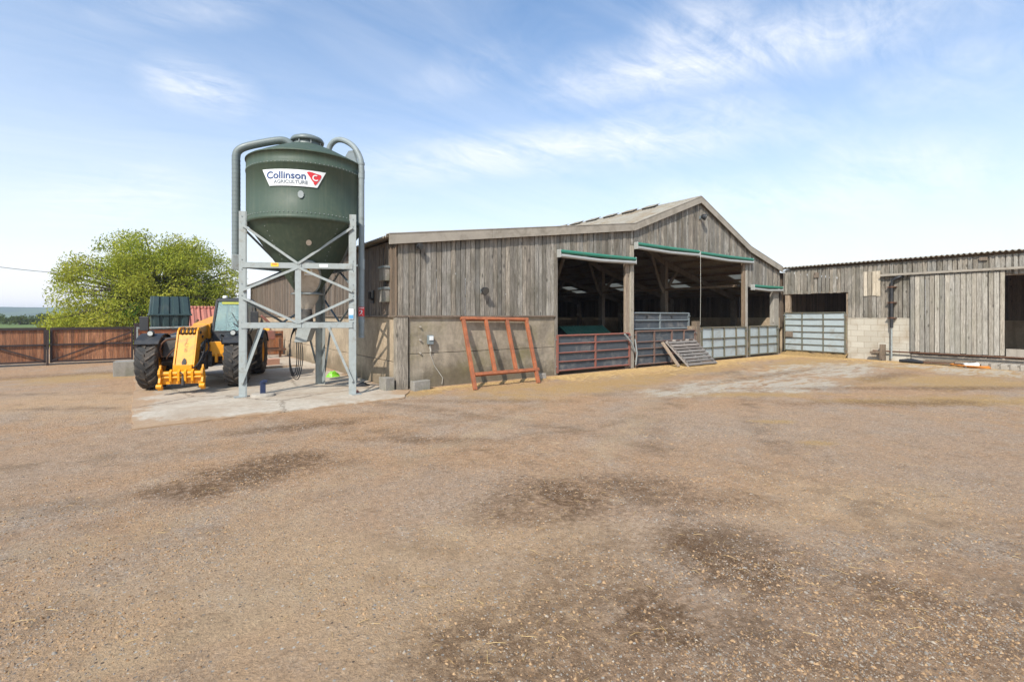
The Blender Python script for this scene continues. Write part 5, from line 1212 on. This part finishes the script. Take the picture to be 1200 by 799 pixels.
# ================================================================== TANK ON TRAILER
def cam_pt(px_, d): tt = (px_ - 600) / F; return (d * (FW[0] + RT[0] * tt), d * (FW[1] + RT[1] * tt))
tx, ty = cam_pt(199, 15.6)
trz = R(3)
o = thing('farm_trailer', 'orange red flat trailer behind the telehandler carrying a green plastic tank', 'trailer', (tx, ty, 0), trz)
m = L(); m.box((-.80, -.5, 1.20), (.75, .7, 1.26)); m.box((-.82, -.53, 1.17), (.78, -.502, 1.28)); m.build('deck', 'oxide', o, .01)
m = L(); m.box((-.80, -.48, .55), (-.70, -.40, 1.195)); m.box((-.80, -.46, .82), (.74, -.40, 1.0)); m.box((.64, -.48, .55), (.74, -.40, 1.195)); m.build('chassis_frame', 'oxide', o, .01)
for xx in (-.72, .62):
    m = L(); m.lathe([(.0001, -.09), (.2, -.08), (.22, -.1), (.38, -.1), (.40, -.07), (.40, .07), (.38, .1), (.22, .1), (.2, .08), (.0001, .09)], (xx, .2, .40), 28, axis='x'); m.build('wheel', 'rubber', o)
m = L(); m.bar((-.86, -.56, 1.33), (.82, -.56, 1.35), .05, .05); m.bar((-.84, -.56, 1.0), (-.84, -.56, 1.33), .04, .04); m.bar((.8, -.56, 1.0), (.8, -.56, 1.34), .04, .04); m.build('side_rail', 'steel', o)
tk = thing('plastic_tank', 'dark green ribbed plastic tank standing on the orange trailer behind the telehandler', 'tank', (tx, ty, 1.26), trz)
def tank(m, w0, w1, z0, z1, d0, d1, nrib=5, rib=.035):
    """ribbed box: outline with shallow flutes"""
    def ring(w, d, z):
        P = []; N = 40
        for i in range(N + 1):
            u = i / N; x = -w + 2 * w * u; fl_ = rib if (u * nrib) % 1 > .22 and (u * nrib) % 1 < .86 else 0; P.append((x, -d - fl_, z))
        for i in range(N + 1):
            u = i / N; x = w - 2 * w * u; fl_ = rib if (u * nrib) % 1 > .22 and (u * nrib) % 1 < .86 else 0; P.append((x, d + fl_, z))
        return P
    a, b = ring(w0, d0, z0), ring(w1, d1, z1); n = len(a)
    m.add(a + b, [(i, (i + 1) % n, n + (i + 1) % n, n + i) for i in range(n)] + [tuple(reversed(range(n))), tuple(range(n, 2 * n))])
m = L(); tank(m, .48, .50, .0, .44, .36, .40, 4); m.build('tank_body', 'tank', tk)
m = L(); m.box((-.565, -.47, .44), (.565, .47, .50)); m.build('lid_rim', 'tank', tk, .02)
m = L(); tank(m, .54, .49, .50, 1.05, .42, .30, 4, .04); m.build('tank_lid', 'tank', tk)
t_off = {'x': 0}
# low tiled outbuilding
ob = thing('outhouse', 'low brick outhouse with red tiled roof behind the telehandler cab', 'building', (2.3, 28.5, 0))
m = MB(); m.box((1.2, 27.6, -.05), (3.8, 30.2, 1.25)); m.prism([(1.2, 27.6, 1.25), (1.2, 30.2, 1.25), (1.2, 28.9, 2.0)], (2.6, 0, 0)); m.build('wall', paint('red_brick', (.25, .11, .07), .9, 0, .3, 12), ob)
m = MB(); corr(m, (1.0, 28.9, 2.08), (1, 0, 0), 3.0, (0, -1.55, -.90), 1, pitch=.22, amp=.03); corr(m, (1.0, 28.9, 2.08), (1, 0, 0), 3.0, (0, 1.55, -.90), 1, pitch=.22, amp=.03); m.tube([(1.0, 28.9, 2.1), (4.0, 28.9, 2.1)], .09, 10); m.build('roof', 'tiles', ob)
# ================================================================== WOODEN GATE
GY = 22.9
def wgate(x0, x1, label, diag):
    o = thing('wooden_gate', label, 'gate', ((x0 + x1) / 2, GY, 0), 0, 'pair of stained wooden gates')
    m = MB(); x = x0 + .05
    while x < x1 - .08:
        m.cur = random.random(); w = random.uniform(.085, .105); m.box((x, GY + random.uniform(-.003, .003), .10), (x + w - .004, GY + .022, 1.22)); x += w
    m.build('boards', 'gatewood', o)
    m = MB()
    for z in (.12, .70, 1.235): m.bar((x0, GY - .035, z), (x1, GY - .035, z), .06, .055)
    for x in (x0 + .03, x1 - .03): m.bar((x, GY - .036, .08), (x, GY - .036, 1.26), .06, .06)
    m.bar((x0 - .0, GY - .01, 1.28), (x1, GY - .01, 1.28), .12, .03)
    p, q = diag; m.bar((p[0], GY - .075, p[1]), (q[0], GY - .075, q[1]), .02, .045)
    m.build('gate_frame', 'gateframe', o)
wgate(-3.12, -.86, 'right leaf of the stained brown board gates, hinged on the black post by the block', ((-3.08, .16), (-.9, 1.10)))
wgate(-5.50, -3.22, 'left leaf of the stained brown board gates, cut by the left photo edge', ((-5.46, 1.10), (-3.26, .16)))
m = MB(); m.box((-.84, GY - .09, 0), (-.66, GY + .09, 1.42)); solo(m, 'gate_post', 'gateframe', 'black gate post at the right end of the brown board gates', 'post', 'gate posts', .01)
m = MB(); m.box((-5.72, GY - .09, 0), (-5.54, GY + .09, 1.42)); solo(m, 'gate_post', 'gateframe', 'black gate post at the left end of the brown board gates', 'post', 'gate posts', .01)
m = MB(); m.bar((-3.17, GY - .12, -.02), (-3.17, GY - .12, .70), .05, .05); m.bar((-3.30, GY - .1, .72), (-3.05, GY - .1, .72), .04, .04); m.bar((-3.17, GY - .115, .55), (-3.17, GY - .115, 1.22), .07, .03)
solo(m, 'drop_bolt', 'gateframe', 'grey drop bolt where the two brown gate leaves meet', 'bolt')
m = MB(); m.box((-13, GY + 1.2, 0), (-.7, GY + 1.3, .08)); 
# fence panels between gate post and outhouse / barn (hidden mostly)
o = thing('board_fence', 'dark board fence running from the gate post behind the telehandler', 'fence', (1.5, GY, 0))
m = MB(); x = -.62
while x < 4.2: m.cur = random.random(); m.box((x, GY, .05), (x + .095, GY + .02, 1.05)); x += .1
m.build('boards', 'gatewood', o); m = MB(); m.bar((-.62, GY - .03, .9), (4.2, GY - .03, .9), .05, .07); m.bar((-.62, GY - .03, .3), (4.2, GY - .03, .3), .05, .07); m.build('rail', 'gateframe', o)

# ================================================================== TREES
def leaves(clumps, per, leaf, droop=.0, seed=1):
    """clumps: (x, y, z, rx, ry, rz). returns numpy verts of leaf quads"""
    r = np.random.default_rng(seed); C = []
    for (x, y, z, a, b, c_) in clumps:
        n = int(per * (a * b * c_) ** .6); u = r.normal(size=(n, 3)); u /= np.linalg.norm(u, axis=1)[:, None]; rad = r.uniform(.35, 1.08, n) ** .6
        p = u * rad[:, None] * np.array([a, b, c_]) + np.array([x, y, z]); p += r.normal(scale=.07, size=p.shape)
        p[:, 2] -= droop * (u[:, 0] ** 2 + u[:, 1] ** 2) * r.uniform(0, 1, n); C.append(p)
    P = np.concatenate(C); n = len(P)
    d1 = r.normal(size=(n, 3)); d1[:, 2] -= droop * 1.2; d1 /= np.linalg.norm(d1, axis=1)[:, None]
    d2 = np.cross(d1, r.normal(size=(n, 3))); d2 /= np.linalg.norm(d2, axis=1)[:, None]
    s_ = r.uniform(.6, 1.3, n)[:, None] * leaf
    V = np.stack([P - d1 * s_, P + d2 * s_ * .38, P + d1 * s_, P - d2 * s_ * .38], 1).reshape(-1, 3)
    return V, n, r.uniform(0, 1, n)
def leafobj(name, V, n, rr, mat, parent):
    me = bpy.data.meshes.new(name); Mi = np.array(WM[parent.name].inverted()) if parent else np.eye(4)
    V = V @ Mi[:3, :3].T + Mi[:3, 3]
    me.vertices.add(len(V)); me.vertices.foreach_set('co', V.astype(np.float32).ravel())
    me.loops.add(n * 4); me.loops.foreach_set('vertex_index', np.arange(n * 4, dtype=np.int32))
    me.polygons.add(n); me.polygons.foreach_set('loop_start', np.arange(n, dtype=np.int32) * 4)
    me.update(calc_edges=True)
    at = me.attributes.new('rnd', 'FLOAT', 'FACE'); at.data.foreach_set('value', rr.astype(np.float32))
    me.materials.append(M[mat]); o = bpy.data.objects.new(name, me); COL.objects.link(o)
    if parent: o.parent = parent
    return o
def tree(x, y, label, H, W, base, ncl, per, leaf, mat, seed, droop=.35, group=None, trunk_r=.25, name='tree', shape=None, cat='tree', csize=1.0):
    r = random.Random(seed); o = thing(name, label, cat, (x, y, 0), 0, group)
    cl = []
    for k in range(ncl):
        # points in a dome-shaped crown, more towards the surface
        for _ in range(50):
            a = r.uniform(0, 2 * PI); el = r.uniform(0, 1); rad = r.uniform(.30, .97) ** .7
            xx, yy = math.cos(a) * rad * W * math.cos(el * 1.3), math.sin(a) * rad * W * .8 * math.cos(el * 1.3); zz = base + (H - base) * math.sin(el * 1.45) * rad
            if shape is None or shape(xx, yy, zz): break
        s_ = r.uniform(.10, .19) * W * csize; cl.append((x + xx, y + yy, zz, s_ * r.uniform(1, 1.4), s_ * r.uniform(1, 1.4), s_ * r.uniform(.5, .8)))
    V, n, rr = leaves(cl, per, leaf, droop, seed)
    leafobj('crown', V, n, rr, mat, o)
    m = MB(); zt = base + (H - base) * .35
    m.tube([(x, y, -.1), (x + .05, y, zt * .5), (x - .05, y + .05, zt)], [trunk_r, trunk_r * .8, trunk_r * .6], 10)
    for c_ in cl[::2]:
        p0 = Vector((x, y, zt * r.uniform(.6, 1))); p1 = Vector(c_[:3]); mid = p0.lerp(p1, .5) + Vector((0, 0, .12 * (p1 - p0).length))
        m.tube([p0, mid, p1], [trunk_r * .35, trunk_r * .2, trunk_r * .06], 5)
    m.build('trunk', 'bark', o); return o
tcx, tcy = cam_pt(188, 27)
fwv, rtv = Vector((FW[0], FW[1], 0)), Vector((RT[0], RT[1], 0))
def bigshape(xx, yy, zz):
    s_ = xx * RT[0] + yy * RT[1]         # across the view
    lim = 6.4 if s_ > -2.4 else 6.4 + (s_ + 2.4) * 1.35
    return zz < lim - .35
tree(tcx, tcy, 'large yellow green tree with an uneven drooping crown behind the wooden gate', 6.35, 4.85, .3, 290, 1050, .070, 'leaf', 21, .6, None, .34, shape=bigshape, csize=.85)
sx_, sy_ = cam_pt(162, 24.2); tree(sx_, sy_, 'dark green rounded bush behind the gate post, in front of the big tree', 2.35, 1.0, .3, 26, 900, .055, 'leafdk', 5, .1, None, .06, name='bush', cat='bush', csize=1.5)
# distant hedgerow trees and hill
for i in range(15):
    px_ = -40 + i * 12 + random.uniform(-4, 4); d = random.uniform(88, 100); x, y = cam_pt(px_, d)
    h = random.uniform(1.6, 2.3)
    tree(x, y, 'far dark green hedgerow tree on the horizon beyond the wooden gate', h, random.uniform(1.8, 2.6), .1, 18, 160, .20, 'leaffar', 40 + i, 0, 'far hedgerow trees', .2, name='hedgerow_tree', cat='tree', csize=1.3)
t = NT('hill_woods_and_fields'); ob_ = t.obj(); n1 = t.noise(ob_, .006, 5, .6); n2 = t.noise(ob_, .03, 5, .7)
M['hill'] = t.out(t.mix(t.ramp(n1, .45, .55), t.mix(n2, (.035, .06, .03), (.06, .09, .04)), (.12, .16, .06)), .95)
m = MB(); vs = []; nh = 80
for i in range(nh + 1):
    an = R(62 + 110 * i / nh); 
    for rr_2, zz in ((900, -1), (1050, 7 + 2.5 * math.sin(i * .35)), (1250, 15 + 4 * math.sin(i * .21 + 2.9) + 1.2 * math.sin(i * .9)), (1450, -1)):
        vs.append((rr_2 * math.cos(an), rr_2 * math.sin(an), zz))
m.add(vs, [(i * 4 + j, (i + 1) * 4 + j, (i + 1) * 4 + j + 1, i * 4 + j + 1) for i in range(nh) for j in range(3)], True)
struct(m.build('hill', 'hill'))
# the air: only the far hill fades
HAZE = True
if HAZE:
    t = NT('haze_air'); pv_ = t.n('ShaderNodeVolumePrincipled', {'Color': (.80, .89, 1.0, 1), 'Density': .00055, 'Anisotropy': .3})
    t.n('ShaderNodeOutputMaterial', {'Volume': pv_.outputs[0]})
    m = MB(); m.box((-1600, -1600, -3), (1600, 1600, 24)); hz = m.build('haze', t.m); tag(hz, 'thin blue haze hanging over the far fields', 'haze', kind='stuff')
# overhead cable
a, b = cam_pt(-90, 26), cam_pt(130, 30)
m = MB(); m.tube(bez([(a[0], a[1], 1.7 + 72 * 26 / F), (*cam_pt(0, 27.6), 1.7 + 57 * 27.6 / F), (*cam_pt(75, 29), 1.7 + 49.5 * 29 / F), (b[0], b[1], 1.7 + 46 * 30 / F)], 6), .016, 5)
solo(m, 'overhead_cable', 'dark', 'thin overhead cable running into the big tree', 'cable')

# ================================================================== SKY, SUN, CAMERA
SUN = Vector((-.84, -.54, 0)).normalized(); EL = R(43)
w = bpy.data.worlds.new('World'); S.world = w; w.use_nodes = True
t = NT('', w)
sky = t.n('ShaderNodeTexSky', sky_type='NISHITA', sun_disc=False, sun_elevation=EL, sun_rotation=math.atan2(SUN.x, SUN.y), air_density=1.0, dust_density=1.6, ozone_density=1.6, altitude=50)
dirv = t.n('ShaderNodeTexCoord').outputs['Generated']
def dirpx(x, y): return Vector((FW[0] + RT[0] * (x - 600) / F, FW[1] + RT[1] * (x - 600) / F, (HZ - y) / F)).normalized()
def dot(v): return t.n('ShaderNodeVectorMath', {0: dirv, 1: tuple(v)}, operation='DOT_PRODUCT').outputs['Value']
sepz = t.n('ShaderNodeSeparateXYZ', {0: dirv}).outputs[2]
# cirrus: streaky noise on a high flat layer
zz = t.math('ADD', t.math('MAXIMUM', sepz, 0.0), 0.18)
pl = t.n('ShaderNodeVectorMath', {0: dirv, 3: 1.0}, operation='DIVIDE'); 
inv = t.math('DIVIDE', 1.0, zz); pv = t.n('ShaderNodeVectorMath', {0: dirv, 'Scale': inv}, operation='SCALE').outputs[0]
st1 = t.noise(t.mapping(pv, (.55, 1.9, 0), rot=(0, 0, R(20))), 1.6, 10, .66, .9)
st2 = t.noise(t.mapping(pv, (1.0, 1.6, 0), rot=(0, 0, R(-10))), 4.2, 9, .7, 1.2)
mask = None
for (x0, y0, x1, y1, wd, k) in ((640, 105, 1170, 5, .052, 1.0), (740, 60, 900, 18, .06, .8), (420, 195, 950, 150, .045, .85), (700, 150, 940, 130, .05, .6), (165, 88, 300, 118, .035, 1.0), (0, 245, 260, 225, .06, .5), (450, 110, 640, 60, .05, .35), (930, 190, 1200, 200, .06, .5), (90, 15, 330, 10, .03, .5), (1000, 100, 1240, 60, .06, .45), (700, 240, 1100, 235, .05, .5)):
    A_, B_ = dirpx(x0, y0), dirpx(x1, y1); cc = ((A_ + B_) / 2).normalized(); ax = (B_ - A_); hl = ax.length / 2; ax.normalize(); bx = cc.cross(ax).normalized()
    u = t.math('MULTIPLY', dot(ax), 1 / hl); v = t.math('MULTIPLY', dot(bx), 1 / wd)
    u0 = ax.dot(cc) / hl
    u = t.math('SUBTRACT', u, u0)
    g_ = t.math('MULTIPLY', t.math('EXPONENT', t.math('MULTIPLY', t.math('ADD', t.math('POWER', t.math('ABSOLUTE', u), 3.0), t.math('MULTIPLY', v, v)), -1.0)), k)
    g_ = t.math('MULTIPLY', g_, t.ramp(dot(cc), 0.0, .2))
    mask = g_ if mask is None else t.math('MAXIMUM', mask, g_)
cl1 = t.ramp(t.math('ADD', t.math('MULTIPLY', st1, .62), t.math('MULTIPLY', st2, .38)), .36, .60)
cloud = t.math('MULTIPLY', t.math('MULTIPLY', mask, cl1), .80, clamp=True)
veil = t.math('MULTIPLY', t.ramp(st1, .35, .85), .22)
hazeh = t.math('POWER', t.math('SUBTRACT', 1.0, t.math('MAXIMUM', sepz, 0.0)), 3.1)
col = t.mix(0.0, sky.outputs[0], sky.outputs[0])
cf = t.math('MAXIMUM', cloud, t.math('ADD', veil, t.math('MULTIPLY', hazeh, .0)), clamp=True)
SKYS = .14
sat = t.n('ShaderNodeHueSaturation', {'Color': sky.outputs[0], 'Saturation': 1.16, 'Value': 1.25}).outputs[0]
sat = t.mix(1.0, sat, (.69, .97, 1.06), 'MULTIPLY')
colr = t.mix(cf, sat, (7.1, 7.1, 7.15))
colr = t.mix(t.math('MULTIPLY', hazeh, 1.05, clamp=True), colr, (6.9, 6.8, 6.95))
bg = t.n('ShaderNodeBackground', {0: colr, 1: SKYS}); t.n('ShaderNodeOutputWorld', {0: bg.outputs[0]})
sl = bpy.data.lights.new('sun', 'SUN'); sl.energy = 4.2; sl.angle = R(.53); sl.color = (1, .95, .87)
so = bpy.data.objects.new('sun', sl); COL.objects.link(so)
dirn = Vector((SUN.x * math.cos(EL), SUN.y * math.cos(EL), math.sin(EL))); so.rotation_euler = dirn.to_track_quat('Z', 'Y').to_euler()
cd = bpy.data.cameras.new('camera'); cam = bpy.data.objects.new('camera', cd); COL.objects.link(cam)
cam.location = (0, 0, CH); cam.rotation_euler = (R(90), 0, math.atan2(FW[1], FW[0]) - PI / 2)
cd.sensor_width = 36; cd.lens = 36 * F / 1200; cd.shift_y = -(399.5 - HZ) / 1200; cd.clip_start = .1; cd.clip_end = 5000
S.camera = cam
S.view_settings.view_transform = 'Standard'; S.view_settings.look = 'None'; S.view_settings.exposure = .32; S.view_settings.gamma = 1
S.render.engine = 'CYCLES'
S.cycles.max_bounces = 8; S.cycles.diffuse_bounces = 4
